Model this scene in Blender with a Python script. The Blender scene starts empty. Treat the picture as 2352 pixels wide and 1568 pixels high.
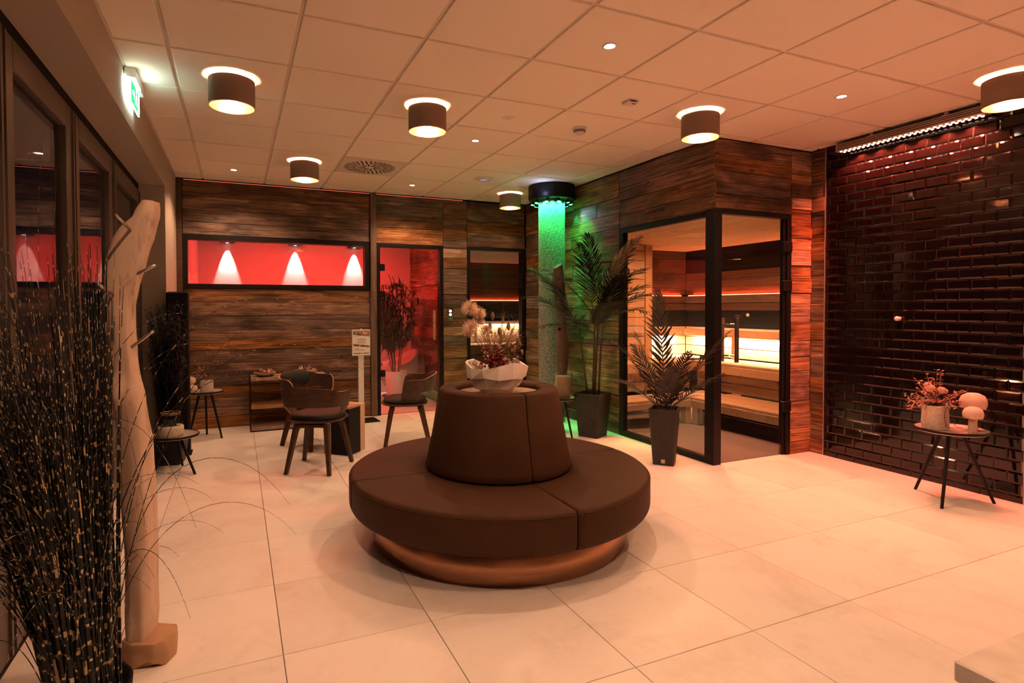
import bpy, bmesh, math, random
from mathutils import Vector, Matrix, noise
random.seed(7)
R = math.radians
PI = math.pi
sc = bpy.context.scene
col = sc.collection

# ------------------------------------------------------------------ camera
cam_d = bpy.data.cameras.new('camera')
cam = bpy.data.objects.new('camera', cam_d)
col.objects.link(cam)
yaw, pitch, roll = R(23.3202), R(-1.1846), R(-0.1693)
fw = Vector((math.sin(yaw)*math.cos(pitch), math.cos(yaw)*math.cos(pitch), math.sin(pitch)))
rt = Vector((math.cos(yaw), -math.sin(yaw), 0))
up = rt.cross(fw)
rr = rt*math.cos(roll) + up*math.sin(roll)
uu = up*math.cos(roll) - rt*math.sin(roll)
m = Matrix((rr, uu, -fw)).transposed().to_4x4()
m.translation = (0.326, -2.871, 1.325)
cam.matrix_world = m
cam_d.sensor_width = 36
cam_d.lens = 1302.19*36/2352
cam_d.shift_x = (1176-1105.61)/2352
cam_d.shift_y = (734.28-784)/2352
cam_d.clip_start = 0.05
sc.camera = cam

# ------------------------------------------------------------------ world, exposure
w = bpy.data.worlds.new('night')
sc.world = w
w.use_nodes = True
w.node_tree.nodes['Background'].inputs[0].default_value = (0.010, 0.012, 0.018, 1)
w.node_tree.nodes['Background'].inputs[1].default_value = 0.3
vs = sc.view_settings
vs.view_transform = 'Standard'
vs.look = 'None'
vs.exposure = 0.10
vs.gamma = 1.0
vs.use_curve_mapping = False
sc.cycles.use_denoising = True
sc.cycles.use_light_tree = False
sc.cycles.max_bounces = 7
sc.cycles.diffuse_bounces = 4
sc.cycles.use_adaptive_sampling = True
sc.cycles.adaptive_threshold = 0.12
sc.cycles.adaptive_min_samples = 20
sc.cycles.glossy_bounces = 4
sc.cycles.transparent_max_bounces = 16
sc.cycles.caustics_reflective = False
sc.cycles.caustics_refractive = False
sc.cycles.sample_clamp_indirect = 40.0

LAMP_W = 66.0          # drum lamps
DOWN_W = 54.0          # ceiling downlights
BAR_W = 420.0           # red wall washer
WARM = (1.0, 0.49, 0.26)
WARMD = (1.0, 0.53, 0.31)

H = 2.742              # ceiling
XL, XS, XR = -0.265, 3.98, 5.145
YS, YB, YF = 0.70, 4.05, -4.3
XW = -0.47             # plane of the glazed front on the left

# ------------------------------------------------------------------ node helpers
class NT:
    def __init__(s, name):
        s.m = bpy.data.materials.new(name)
        s.m.use_nodes = True
        s.t = s.m.node_tree
        s.t.nodes.clear()
        s.out = s.n('ShaderNodeOutputMaterial')
    def n(s, kind, **kw):
        nd = s.t.nodes.new(kind)
        for k, v in kw.items():
            if hasattr(nd, k): setattr(nd, k, v)
        return nd
    def l(s, a, b): s.t.links.new(a, b)
    def ramp(s, fac, stops):
        r = s.n('ShaderNodeValToRGB')
        e = r.color_ramp.elements
        while len(e) < len(stops): e.new(0.5)
        for i, (p, c) in enumerate(stops):
            e[i].position = p
            e[i].color = (*c, 1) if len(c) == 3 else c
        s.l(fac, r.inputs[0])
        return r.outputs[0]
    def math(s, op, a, b=None, clamp=False):
        nd = s.n('ShaderNodeMath', operation=op, use_clamp=clamp)
        for i, v in enumerate((a, b)):
            if v is None: continue
            if isinstance(v, (int, float)): nd.inputs[i].default_value = v
            else: s.l(v, nd.inputs[i])
        return nd.outputs[0]
    def mix(s, fac, a, b, mode='MIX'):
        nd = s.n('ShaderNodeMix', data_type='RGBA', blend_type=mode)
        for sock, v in ((nd.inputs[0], fac), (nd.inputs[6], a), (nd.inputs[7], b)):
            if isinstance(v, (int, float)): sock.default_value = v
            elif isinstance(v, tuple): sock.default_value = (*v, 1)
            else: s.l(v, sock)
        return nd.outputs[2]
    def coords(s, scale=(1, 1, 1), rnd=True, kind='Object'):
        tc = s.n('ShaderNodeTexCoord')
        mp = s.n('ShaderNodeMapping')
        mp.inputs['Scale'].default_value = scale
        s.l(tc.outputs[kind], mp.inputs['Vector'])
        if rnd:
            oi = s.n('ShaderNodeObjectInfo')
            ml = s.math('MULTIPLY', oi.outputs['Random'], 37.0)
            cb = s.n('ShaderNodeCombineXYZ')
            for i in range(3): s.l(ml, cb.inputs[i])
            s.l(cb.outputs[0], mp.inputs['Location'])
        return mp.outputs[0]
    def noise(s, vec, scale, detail=4, rough=0.55, dist=0.0):
        nd = s.n('ShaderNodeTexNoise')
        nd.inputs['Scale'].default_value = scale
        nd.inputs['Detail'].default_value = detail
        nd.inputs['Roughness'].default_value = rough
        nd.inputs['Distortion'].default_value = dist
        s.l(vec, nd.inputs['Vector'])
        return nd.outputs['Fac']
    def random(s):
        return s.n('ShaderNodeObjectInfo').outputs['Random']
    def bsdf(s, color, rough=0.5, metal=0.0, bump=None, bstr=0.2, bdist=0.01, spec=0.5, coat=0.0, sheen=0.0):
        b = s.n('ShaderNodeBsdfPrincipled')
        if isinstance(color, tuple): b.inputs['Base Color'].default_value = (*color, 1)
        else: s.l(color, b.inputs['Base Color'])
        if isinstance(rough, (int, float)): b.inputs['Roughness'].default_value = rough
        else: s.l(rough, b.inputs['Roughness'])
        b.inputs['Metallic'].default_value = metal
        b.inputs['Specular IOR Level'].default_value = spec
        b.inputs['Coat Weight'].default_value = coat
        if bump is not None:
            bp = s.n('ShaderNodeBump')
            bp.inputs['Strength'].default_value = bstr
            bp.inputs['Distance'].default_value = bdist
            s.l(bump, bp.inputs['Height'])
            s.l(bp.outputs[0], b.inputs['Normal'])
        s.l(b.outputs[0], s.out.inputs[0])
        return b

def plain(name, color, rough=0.5, metal=0.0, var=0.12, scale=40, bump=0.1, spec=0.5, rnd=True):
    t = NT(name)
    v = t.coords()
    f = t.noise(v, scale, 4)
    lo = tuple(c*(1-var) for c in color)
    hi = tuple(min(1, c*(1+var)) for c in color)
    c = t.ramp(f, [(0.3, lo), (0.7, hi)])
    t.bsdf(c, rough, metal, bump=f if bump else None, bstr=bump, bdist=0.002, spec=spec)
    return t.m

def wood(name, cols, gs=(1.6, 16, 16), rough=0.7, vlo=0.6, vhi=1.3, knots=True, bstr=0.35, spec=0.35, fine=False):
    t = NT(name)
    v = t.coords(gs)
    f = t.noise(v, 1.3, 6, 0.62, 0.7)
    f2 = t.noise(v, 5.0, 3, 0.6, 0.3)
    ff = t.math('ADD', t.math('MULTIPLY', f, 0.75), t.math('MULTIPLY', f2, 0.25))
    c = t.ramp(ff, [(0.34, cols[0]), (0.47, cols[1]), (0.55, cols[1]), (0.66, cols[2])])
    if fine:
        v3 = t.coords((gs[0]*1.2, gs[1]*5, gs[2]*5))
        f3 = t.noise(v3, 1.5, 4, 0.65, 0.4)
        c = t.mix(0.85, c, t.mix(1.0, c, t.ramp(f3, [(0.36, (0.22, 0.19, 0.17)), (0.5, (0.9, 0.9, 0.9)), (0.64, (1.5, 1.45, 1.4))]), 'MULTIPLY'))
        v4 = t.coords((0.9, 2.2, 2.2))
        f4 = t.noise(v4, 1.6, 3, 0.6, 1.0)
        c = t.mix(1.0, c, t.ramp(f4, [(0.35, (0.45, 0.42, 0.40)), (0.6, (1.15, 1.12, 1.08))]), 'MULTIPLY')
    rnd = t.random()
    hs = t.n('ShaderNodeHueSaturation')
    val = t.math('ADD', t.math('MULTIPLY', t.math('FRACT', t.math('MULTIPLY', rnd, 7.31)), vhi-vlo), vlo)
    sat = t.math('ADD', t.math('MULTIPLY', t.math('FRACT', t.math('MULTIPLY', rnd, 3.77)), 0.45), 0.62)
    t.l(val, hs.inputs['Value'])
    t.l(sat, hs.inputs['Saturation'])
    t.l(c, hs.inputs['Color'])
    c = hs.outputs[0]
    if knots:
        vk = t.coords((2.2, 6.5, 6.5))
        vo = t.n('ShaderNodeTexVoronoi')
        vo.inputs['Scale'].default_value = 1.3
        t.l(vk, vo.inputs['Vector'])
        kf = t.ramp(vo.outputs['Distance'], [(0.03, (0, 0, 0)), (0.12, (1, 1, 1))])
        c = t.mix(kf, t.mix(0.8, c, (0.004, 0.002, 0.001)), c)
    t.bsdf(c, rough, 0, bump=ff, bstr=bstr, bdist=0.006, spec=spec)
    return t.m

def emit(name, color, strength):
    t = NT(name)
    e = t.n('ShaderNodeEmission')
    e.inputs[0].default_value = (*color, 1)
    e.inputs[1].default_value = strength
    t.l(e.outputs[0], t.out.inputs[0])
    return t.m

def glass(name, tint=(0.93, 0.95, 0.95), ior=1.5, base=0.0):
    t = NT(name)
    tr = t.n('ShaderNodeBsdfTransparent')
    tr.inputs[0].default_value = (*tint, 1)
    gl = t.n('ShaderNodeBsdfGlossy')
    gl.inputs['Roughness'].default_value = 0.0
    fr = t.n('ShaderNodeFresnel')
    ge = t.n('ShaderNodeNewGeometry')
    # the same reflectance from both sides of a thin pane
    t.l(t.math('ADD', t.math('MULTIPLY', ge.outputs['Backfacing'], 1/ior-ior), ior), fr.inputs[0])
    mx = t.n('ShaderNodeMixShader')
    fac = t.math('ADD', fr.outputs[0], base, True) if base else fr.outputs[0]
    t.l(fac, mx.inputs[0])
    t.l(tr.outputs[0], mx.inputs[1])
    t.l(gl.outputs[0], mx.inputs[2])
    t.l(mx.outputs[0], t.out.inputs[0])
    return t.m

M = {}
M['plank'] = wood('reclaimed_wood', [(0.055, 0.023, 0.009), (0.21, 0.098, 0.040), (0.40, 0.21, 0.095)], gs=(1.3, 13, 13), vlo=0.65, vhi=1.6, fine=True, bstr=0.5)
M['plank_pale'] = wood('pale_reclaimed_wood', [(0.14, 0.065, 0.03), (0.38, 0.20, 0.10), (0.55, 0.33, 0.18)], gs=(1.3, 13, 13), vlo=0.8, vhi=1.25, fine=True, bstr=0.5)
M['post_wood'] = wood('post_wood', [(0.06, 0.03, 0.015), (0.15, 0.08, 0.04), (0.24, 0.14, 0.075)], gs=(16, 16, 1.4), vlo=0.9, vhi=1.1)
M['aspen'] = wood('sauna_pale_wood', [(0.36, 0.21, 0.12), (0.46, 0.29, 0.17), (0.55, 0.37, 0.23)], gs=(2, 22, 22), rough=0.55, vlo=0.9, vhi=1.1, knots=False, bstr=0.08)
M['thermo'] = wood('sauna_dark_wood', [(0.05, 0.022, 0.012), (0.11, 0.05, 0.026), (0.17, 0.085, 0.045)], gs=(2, 22, 22), rough=0.5, vlo=0.8, vhi=1.2, knots=False, bstr=0.1)
M['ply'] = wood('walnut_ply', [(0.028, 0.011, 0.005), (0.062, 0.026, 0.012), (0.11, 0.047, 0.022)], gs=(6, 24, 24), rough=0.42, vlo=0.95, vhi=1.05, knots=False, bstr=0.06, spec=0.3)
M['ply_edge'] = plain('walnut_ply_edge', (0.46, 0.25, 0.13), 0.4, 0, 0.2, 60, 0.05)
M['board'] = wood('shelf_board_wood', [(0.22, 0.11, 0.05), (0.38, 0.21, 0.11), (0.52, 0.32, 0.18)], gs=(2.5, 14, 14), rough=0.6, vlo=0.9, vhi=1.1)
M['drift'] = wood('driftwood', [(0.34, 0.16, 0.07), (0.70, 0.42, 0.23), (0.80, 0.54, 0.33)], gs=(9, 9, 1.6), rough=0.62, vlo=0.95, vhi=1.05, knots=False, bstr=0.3)
M['drift_dark'] = wood('dark_driftwood', [(0.06, 0.028, 0.014), (0.13, 0.065, 0.032), (0.22, 0.12, 0.06)], gs=(14, 14, 1.8), rough=0.7, vlo=0.95, vhi=1.05, knots=False, bstr=0.4)
M['black'] = plain('black_metal', (0.006, 0.005, 0.005), 0.5, 0.0, 0.2, 120, 0.04, spec=0.25)
M['black_matt'] = plain('black_matt', (0.008, 0.007, 0.007), 0.75, 0.0, 0.2, 90, 0.05, spec=0.2)
M['frame'] = plain('window_frame_grey', (0.13, 0.105, 0.088), 0.45, 0.3, 0.1, 120, 0.04)
M['steel'] = plain('brushed_steel', (0.55, 0.52, 0.49), 0.28, 1.0, 0.08, 200, 0.03)
M['alu'] = plain('aluminium', (0.55, 0.50, 0.46), 0.45, 0.7, 0.08, 200, 0.03)
M['plaster'] = plain('painted_plaster', (0.47, 0.40, 0.32), 0.85, 0, 0.04, 220, 0.12)
M['white_plaster'] = plain('white_plaster', (0.78, 0.76, 0.74), 0.85, 0, 0.03, 220, 0.1)
M['grid'] = plain('ceiling_grid_paint', (0.74, 0.67, 0.58), 0.6, 0, 0.03, 100, 0.03)
M['white'] = plain('white_plastic', (0.74, 0.72, 0.70), 0.4, 0, 0.03, 100, 0.02)
M['paper'] = plain('white_paper', (0.82, 0.80, 0.77), 0.7, 0, 0.02, 60, 0.02)
M['grout'] = plain('tile_grout', (0.15, 0.125, 0.115), 0.85, 0, 0.15, 150, 0.1)
M['wall_grout'] = plain('wall_grout', (0.33, 0.26, 0.235), 0.9, 0, 0.12, 150, 0.1)
M['leather_pad'] = plain('black_leather', (0.009, 0.0075, 0.007), 0.65, 0, 0.2, 150, 0.12)
M['glass'] = glass('clear_glass', (0.95, 0.95, 0.95))
M['pane_dark'] = glass('facade_glass', (0.80, 0.82, 0.82), 1.52)
M['jar'] = glass('jar_glass', (0.96, 0.98, 0.97), 1.35)

t = NT('ceiling_tile_board')
v = t.coords()
f = t.noise(v, 260, 3)
f2 = t.noise(v, 3, 3)
c = t.ramp(f, [(0.30, (0.88, 0.80, 0.69)), (0.55, (0.96, 0.88, 0.77))])
c = t.mix(0.15, c, t.ramp(f2, [(0.3, (0.88, 0.80, 0.69)), (0.7, (0.96, 0.88, 0.77))]))
t.bsdf(c, 0.92, 0, bump=f, bstr=0.25, bdist=0.002, spec=0.1)
M['ctile'] = t.m

t = NT('stone_floor_tile')
v = t.coords((1.0, 2.2, 1.0))
f = t.noise(v, 2.6, 5, 0.62, 0.6)
f2 = t.noise(v, 30, 3, 0.6)
ff = t.math('ADD', t.math('MULTIPLY', f, 0.8), t.math('MULTIPLY', f2, 0.2))
c = t.ramp(ff, [(0.30, (0.78, 0.72, 0.65)), (0.50, (0.89, 0.84, 0.78)), (0.72, (0.93, 0.88, 0.825))])
hs = t.n('ShaderNodeHueSaturation')
t.l(t.math('ADD', t.math('MULTIPLY', t.random(), 0.10), 0.95), hs.inputs['Value'])
t.l(c, hs.inputs['Color'])
rg = t.math('ADD', t.math('MULTIPLY', f, 0.25), 0.32)
t.bsdf(hs.outputs[0], rg, 0, bump=ff, bstr=0.06, bdist=0.002, spec=0.28)
M['ftile'] = t.m

t = NT('black_glazed_tile')
v = t.coords()
f = t.noise(v, 9, 3)
t.bsdf((0.0055, 0.0028, 0.0025), 0.07, 0, bump=f, bstr=0.10, bdist=0.004, spec=0.5)
M['btile'] = t.m

t = NT('brown_leather')
v = t.coords(rnd=False)
f = t.noise(v, 170, 5, 0.6)
f2 = t.noise(v, 6, 3)
c = t.mix(0.5, t.ramp(f, [(0.35, (0.050, 0.022, 0.010)), (0.65, (0.084, 0.037, 0.018))]), t.ramp(f2, [(0.3, (0.048, 0.022, 0.011)), (0.7, (0.066, 0.030, 0.015))]))
t.bsdf(c, 0.62, 0, bump=f, bstr=0.25, bdist=0.002, spec=0.14)
M['leather'] = t.m

t = NT('brushed_copper')
v = t.coords((2, 2, 220), rnd=False)
f = t.noise(v, 1.5, 3)
c = t.ramp(f, [(0.3, (0.42, 0.21, 0.12)), (0.7, (0.56, 0.29, 0.165))])
b = t.bsdf(c, 0.34, 1.0, bump=f, bstr=0.05, bdist=0.001)
M['copper'] = t.m

t = NT('pebble_render')
v = t.coords((1, 1, 1), rnd=False)
vo = t.n('ShaderNodeTexVoronoi')
vo.inputs['Scale'].default_value = 95
t.l(v, vo.inputs['Vector'])
f = t.noise(v, 90, 4, 0.7)
cc = t.ramp(f, [(0.35, (0.05, 0.05, 0.05)), (0.5, (0.20, 0.20, 0.195)), (0.66, (0.48, 0.48, 0.47))])
t.bsdf(cc, 0.7, 0, bump=f, bstr=1.0, bdist=0.012)
M['pebble'] = t.m

t = NT('lamp_shade_fabric')
v = t.coords((1, 1, 1))
f = t.noise(v, 300, 2)
c = t.ramp(f, [(0.3, (0.27, 0.19, 0.145)), (0.7, (0.37, 0.265, 0.205))])
t.bsdf(c, 0.9, 0, bump=f, bstr=0.2, bdist=0.001, spec=0.2)
M['shade'] = t.m
M['shade_in'] = plain('copper_shade_lining', (0.72, 0.36, 0.22), 0.35, 0.75, 0.05, 80, 0.02)

t = NT('woven_planter')
v = t.coords((1, 1, 1), rnd=False)
wv = t.n('ShaderNodeTexWave', wave_type='BANDS', bands_direction='Z')
wv.inputs['Scale'].default_value = 26
wv.inputs['Distortion'].default_value = 0.4
t.l(v, wv.inputs['Vector'])
wv2 = t.n('ShaderNodeTexWave', wave_type='BANDS', bands_direction='DIAGONAL')
wv2.inputs['Scale'].default_value = 22
t.l(v, wv2.inputs['Vector'])
h = t.math('MULTIPLY', wv.outputs['Fac'], wv2.outputs['Fac'])
c = t.ramp(h, [(0.0, (0.010, 0.008, 0.007)), (0.8, (0.045, 0.034, 0.027))])
t.bsdf(c, 0.5, 0, bump=h, bstr=0.8, bdist=0.006)
M['woven'] = t.m

M['palm'] = plain('palm_leaf', (0.016, 0.018, 0.016), 0.5, 0, 0.35, 22, 0.1, spec=0.45)
M['palm_b'] = plain('palm_leaf_warm', (0.040, 0.036, 0.024), 0.55, 0, 0.35, 22, 0.1, spec=0.4)
M['stem'] = plain('plant_stem', (0.075, 0.042, 0.022), 0.7, 0, 0.3, 40, 0.2)
M['bamboo'] = plain('bamboo_leaf', (0.030, 0.030, 0.016), 0.55, 0, 0.3, 20, 0.1)
M['twig'] = plain('dried_twig', (0.30, 0.19, 0.10), 0.8, 0, 0.3, 60, 0.2)
M['fluff'] = plain('dried_thistle_fluff', (0.88, 0.66, 0.50), 0.95, 0, 0.15, 60, 0)
M['berry'] = plain('dried_red_berry', (0.20, 0.012, 0.012), 0.4, 0, 0.4, 30, 0.05)
M['petal'] = plain('dried_pale_petal', (0.50, 0.33, 0.25), 0.8, 0, 0.25, 40, 0.1)
M['pinkf'] = plain('dried_pink_flower', (0.62, 0.33, 0.28), 0.8, 0, 0.25, 40, 0.1)
M['dried_brown'] = plain('dried_brown_leaf', (0.24, 0.13, 0.085), 0.8, 0, 0.3, 40, 0.1)
M['stone_bowl'] = plain('chalk_white_ceramic', (0.80, 0.75, 0.69), 0.75, 0, 0.06, 25, 0.15)
M['concrete'] = plain('pale_concrete_pot', (0.62, 0.55, 0.46), 0.85, 0, 0.18, 60, 0.35)
M['felt'] = plain('felted_wool', (0.70, 0.52, 0.44), 0.95, 0, 0.15, 90, 0.4)
M['palewood'] = wood('pale_turned_wood', [(0.52, 0.36, 0.22), (0.62, 0.45, 0.29), (0.68, 0.52, 0.36)], gs=(18, 18, 2), rough=0.6, vlo=0.95, vhi=1.05, knots=False, bstr=0.05)
M['tray'] = plain('enamel_tray', (0.50, 0.46, 0.41), 0.4, 0, 0.08, 20, 0.02)
M['moss'] = plain('dried_moss', (0.06, 0.065, 0.04), 0.95, 0, 0.4, 60, 0.5)
M['burlap'] = plain('burlap_cloth', (0.33, 0.22, 0.13), 0.95, 0, 0.25, 120, 0.4)
M['granite'] = plain('pale_stone_top', (0.82, 0.74, 0.66), 0.35, 0, 0.08, 25, 0.05)
M['stone_base'] = plain('sawn_wood_block', (0.50, 0.30, 0.17), 0.75, 0, 0.15, 14, 0.3)
M['counter'] = plain('dark_counter_front', (0.055, 0.035, 0.024), 0.5, 0, 0.15, 40, 0.1)
M['sauna_floor'] = plain('sauna_floor_tile', (0.42, 0.25, 0.15), 0.7, 0, 0.12, 12, 0.1)
M['soil'] = plain('potting_soil', (0.02, 0.014, 0.01), 0.95, 0, 0.4, 90, 0.5)
M['upholstery'] = plain('pale_upholstery', (0.55, 0.48, 0.44), 0.9, 0, 0.08, 120, 0.2)
M['red_led'] = emit('red_led', (1.0, 0.10, 0.05), 14)
M['bar_led'] = emit('washer_led', (1.0, 0.50, 0.34), 6)
M['bulb'] = emit('bulb_glow', (1.0, 0.55, 0.28), 90)
M['down_led'] = emit('downlight_glow', (1.0, 0.72, 0.48), 60)
M['green_led'] = emit('green_led', (0.05, 1.0, 0.22), 16)
M['blue_led'] = emit('blue_led', (0.25, 0.35, 1.0), 2)
M['sign_white'] = emit('sign_white_light', (0.75, 1.0, 0.88), 5)
M['sign_green'] = emit('sign_green_light', (0.02, 0.55, 0.12), 2.2)
M['warm_led'] = emit('warm_led_strip', (1.0, 0.72, 0.45), 30)
M['button_led'] = emit('button_light', (1.0, 0.85, 0.7), 4)
M['green_dot'] = emit('green_dot', (0.03, 0.22, 0.03), 0.5)

# ------------------------------------------------------------------ mesh builder
class MB:
    def __init__(s): s.v = []; s.f = []; s.mi = []; s.cur = 0; s.sm = []; s.smooth = False; s.at = []; s.a = 0.0
    def add(s, vs, fs):
        b = len(s.v)
        s.v.extend([tuple(p) for p in vs])
        s.at.extend([s.a]*(len(s.v)-len(s.at)))
        for f in fs:
            s.f.append(tuple(b+i for i in f)); s.mi.append(s.cur); s.sm.append(s.smooth)
        return b
    def box(s, x0, y0, z0, x1, y1, z1):
        vs = [(x0,y0,z0),(x1,y0,z0),(x1,y1,z0),(x0,y1,z0),(x0,y0,z1),(x1,y0,z1),(x1,y1,z1),(x0,y1,z1)]
        s.add(vs, [(0,3,2,1),(4,5,6,7),(0,1,5,4),(1,2,6,5),(2,3,7,6),(3,0,4,7)])
        return s
    def bbox(s, x0, y0, z0, x1, y1, z1, b=0.004):
        # box with all edges bevelled
        o = []
        for (X, Y, Z) in [(x0,y0,z0),(x1,y0,z0),(x1,y1,z0),(x0,y1,z0),(x0,y0,z1),(x1,y0,z1),(x1,y1,z1),(x0,y1,z1)]:
            sx = 1 if X == x0 else -1; sy = 1 if Y == y0 else -1; sz = 1 if Z == z0 else -1
            o.append(((X, Y+sy*b, Z+sz*b), (X+sx*b, Y, Z+sz*b), (X+sx*b, Y+sy*b, Z)))
        vs = [p for q in o for p in q]
        ix = lambda c, a: c*3+a
        F = []
        F.append([ix(c,2) for c in (0,3,2,1)]); F.append([ix(c,2) for c in (4,5,6,7)])
        F.append([ix(c,1) for c in (0,1,5,4)]); F.append([ix(c,0) for c in (1,2,6,5)])
        F.append([ix(c,1) for c in (2,3,7,6)]); F.append([ix(c,0) for c in (3,0,4,7)])
        for a, c, n1, n2 in ((0,1,2,1),(2,3,2,1),(1,2,2,0),(3,0,2,0),(4,5,2,1),(6,7,2,1),(5,6,2,0),(7,4,2,0),(0,4,0,1),(1,5,0,1),(2,6,0,1),(3,7,0,1)):
            F.append([ix(a,n1), ix(c,n1), ix(c,n2), ix(a,n2)])
        for c in range(8): F.append([ix(c,0), ix(c,1), ix(c,2)])
        s.add(vs, F)
        return s
    def lathe(s, prof, seg=32, c=(0,0,0), a0=0.0, a1=2*PI, sx=1.0, sy=1.0, fn=None):
        full = abs(a1-a0-2*PI) < 1e-6
        n = seg if full else seg+1
        vs = []
        for i in range(n):
            a = a0+(a1-a0)*i/seg
            for k, (r, z) in enumerate(prof):
                if fn: r, z = fn(i, k, r, z)
                vs.append((c[0]+r*math.cos(a)*sx, c[1]+r*math.sin(a)*sy, c[2]+z))
        m = len(prof); fs = []
        for i in range(seg):
            j = (i+1) % n
            for k in range(m-1):
                if prof[k][0] < 1e-7 and prof[k+1][0] < 1e-7: continue
                fs.append((i*m+k, j*m+k, j*m+k+1, i*m+k+1))
        s.add(vs, fs)
        return s
    def cyl(s, p, q, r0, r1=None, seg=12, caps=True):
        p = Vector(p); q = Vector(q); r1 = r0 if r1 is None else r1
        d = (q-p).normalized()
        u = d.orthogonal().normalized(); w_ = d.cross(u)
        vs = []
        for c, r in ((p, r0), (q, r1)):
            for i in range(seg):
                a = 2*PI*i/seg
                vs.append(c+u*(r*math.cos(a))+w_*(r*math.sin(a)))
        fs = [(i, (i+1) % seg, seg+(i+1) % seg, seg+i) for i in range(seg)]
        if caps:
            fs.append(tuple(range(seg-1, -1, -1))); fs.append(tuple(range(seg, 2*seg)))
        s.add(vs, fs)
        return s
    def tube(s, pts, rad, seg=6, caps=True):
        pts = [Vector(p) for p in pts]; n = len(pts)
        if not isinstance(rad, (list, tuple)): rad = [rad]*n
        d0 = (pts[1]-pts[0]).normalized()
        u = d0.orthogonal().normalized()
        vs = []
        for i in range(n):
            d = (pts[min(i+1, n-1)]-pts[max(i-1, 0)])
            d = d.normalized() if d.length > 1e-9 else d0
            u = (u-d*u.dot(d))
            u = u.normalized() if u.length > 1e-6 else d.orthogonal().normalized()
            w_ = d.cross(u)
            for k in range(seg):
                a = 2*PI*k/seg
                vs.append(pts[i]+u*(rad[i]*math.cos(a))+w_*(rad[i]*math.sin(a)))
        fs = []
        for i in range(n-1):
            for k in range(seg):
                k2 = (k+1) % seg
                fs.append((i*seg+k, i*seg+k2, (i+1)*seg+k2, (i+1)*seg+k))
        if caps:
            fs.append(tuple(range(seg-1, -1, -1))); fs.append(tuple((n-1)*seg+k for k in range(seg)))
        s.add(vs, fs)
        return s
    def ball(s, c, r, seg=10, rings=6, sz=1.0):
        prof = [(max(1e-4, r*math.sin(PI*k/rings)), -r*sz*math.cos(PI*k/rings)) for k in range(rings+1)]
        return s.lathe(prof, seg, c)
    def beam(s, p, q, w0, h0, w1=None, h1=None, side=(1, 0, 0)):
        # rectangular tapered bar from p to q; 'side' fixes the width direction
        p = Vector(p); q = Vector(q); w1 = w0 if w1 is None else w1; h1 = h0 if h1 is None else h1
        d = (q-p).normalized(); u = Vector(side); u = (u-d*u.dot(d)).normalized(); n = d.cross(u)
        vs = []
        for c, a, b in ((p, w0/2, h0/2), (q, w1/2, h1/2)):
            for sx, sy in ((-1,-1),(1,-1),(1,1),(-1,1)):
                vs.append(c+u*(a*sx)+n*(b*sy))
        s.add(vs, [(3,2,1,0),(4,5,6,7),(0,1,5,4),(1,2,6,5),(2,3,7,6),(3,0,4,7)])
        return s
    def prism(s, poly, z0, z1):
        # poly: list of (x, y)
        n = len(poly)
        vs = [(x, y, z0) for x, y in poly]+[(x, y, z1) for x, y in poly]
        fs = [tuple(range(n-1, -1, -1)), tuple(range(n, 2*n))]+[(i, (i+1) % n, n+(i+1) % n, n+i) for i in range(n)]
        s.add(vs, fs)
        return s
    def grid(s, rows, close=False):
        # rows: list of lists of points of one length
        n = len(rows[0]); vs = [p for r_ in rows for p in r_]; fs = []
        for i in range(len(rows)-1):
            for k in range(n if close else n-1):
                k2 = (k+1) % n
                fs.append((i*n+k, i*n+k2, (i+1)*n+k2, (i+1)*n+k))
        s.add(vs, fs)
        return s
    def mesh(s, name, mats, fix=True, attr=None):
        me = bpy.data.meshes.new(name)
        me.from_pydata(s.v, [], s.f)
        for mt in (mats if isinstance(mats, (list, tuple)) else [mats]):
            me.materials.append(M[mt] if isinstance(mt, str) else mt)
        me.polygons.foreach_set('material_index', s.mi)
        me.polygons.foreach_set('use_smooth', s.sm)
        if attr:
            a = me.attributes.new(attr, 'FLOAT', 'POINT')
            a.data.foreach_set('value', s.at)
        if fix:
            bm = bmesh.new(); bm.from_mesh(me)
            bmesh.ops.recalc_face_normals(bm, faces=bm.faces)
            bm.to_mesh(me); bm.free()
        me.update()
        return me
    def build(s, name, mats, parent=None, loc=(0,0,0), rot=(0,0,0), fix=True, attr=None):
        return obj(name, s.mesh(name, mats, fix, attr), parent, loc, rot)

def obj(name, me, parent=None, loc=(0,0,0), rot=(0,0,0)):
    o = bpy.data.objects.new(name, me)
    col.objects.link(o)
    o.location = loc; o.rotation_euler = rot
    if parent is not None: o.parent = parent
    return o
def tag(o, label, cat, group=None):
    o['label'] = label; o['category'] = cat
    if group: o['group'] = group
    return o
def thing(name, label, cat, loc=(0,0,0), rz=0.0, group=None):
    o = obj(name, None, None, loc, (0, 0, rz))
    o.empty_display_size = 0.1
    return tag(o, label, cat, group)
def struct(o):
    o['kind'] = 'structure'
    return o
def root(name, loc=(0,0,0)):
    o = obj(name, None, None, loc)
    o['kind'] = 'structure'
    return o
def copy_tree(o, parent=None):
    c = o.copy(); col.objects.link(c); c.parent = parent
    for ch in list(o.children): copy_tree(ch, c)
    return c
def box(name, a, b, mat, parent=None, bev=0.0):
    mb = MB()
    if bev: mb.bbox(*a, *b, bev)
    else: mb.box(*a, *b)
    return mb.build(name, mat, parent)
def light(name, kind, energy, color, parent, loc, rot=(0,0,0), **kw):
    d = bpy.data.lights.new(name, kind)
    d.energy = energy; d.color = color
    for k, v_ in kw.items(): setattr(d, k, v_)
    o = bpy.data.objects.new(name, d)
    col.objects.link(o)
    o.location = loc; o.rotation_euler = rot; o.parent = parent
    return o
def aim(o, d):
    o.rotation_euler = Vector(d).to_track_quat('-Z', 'Y').to_euler()
    return o

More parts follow.
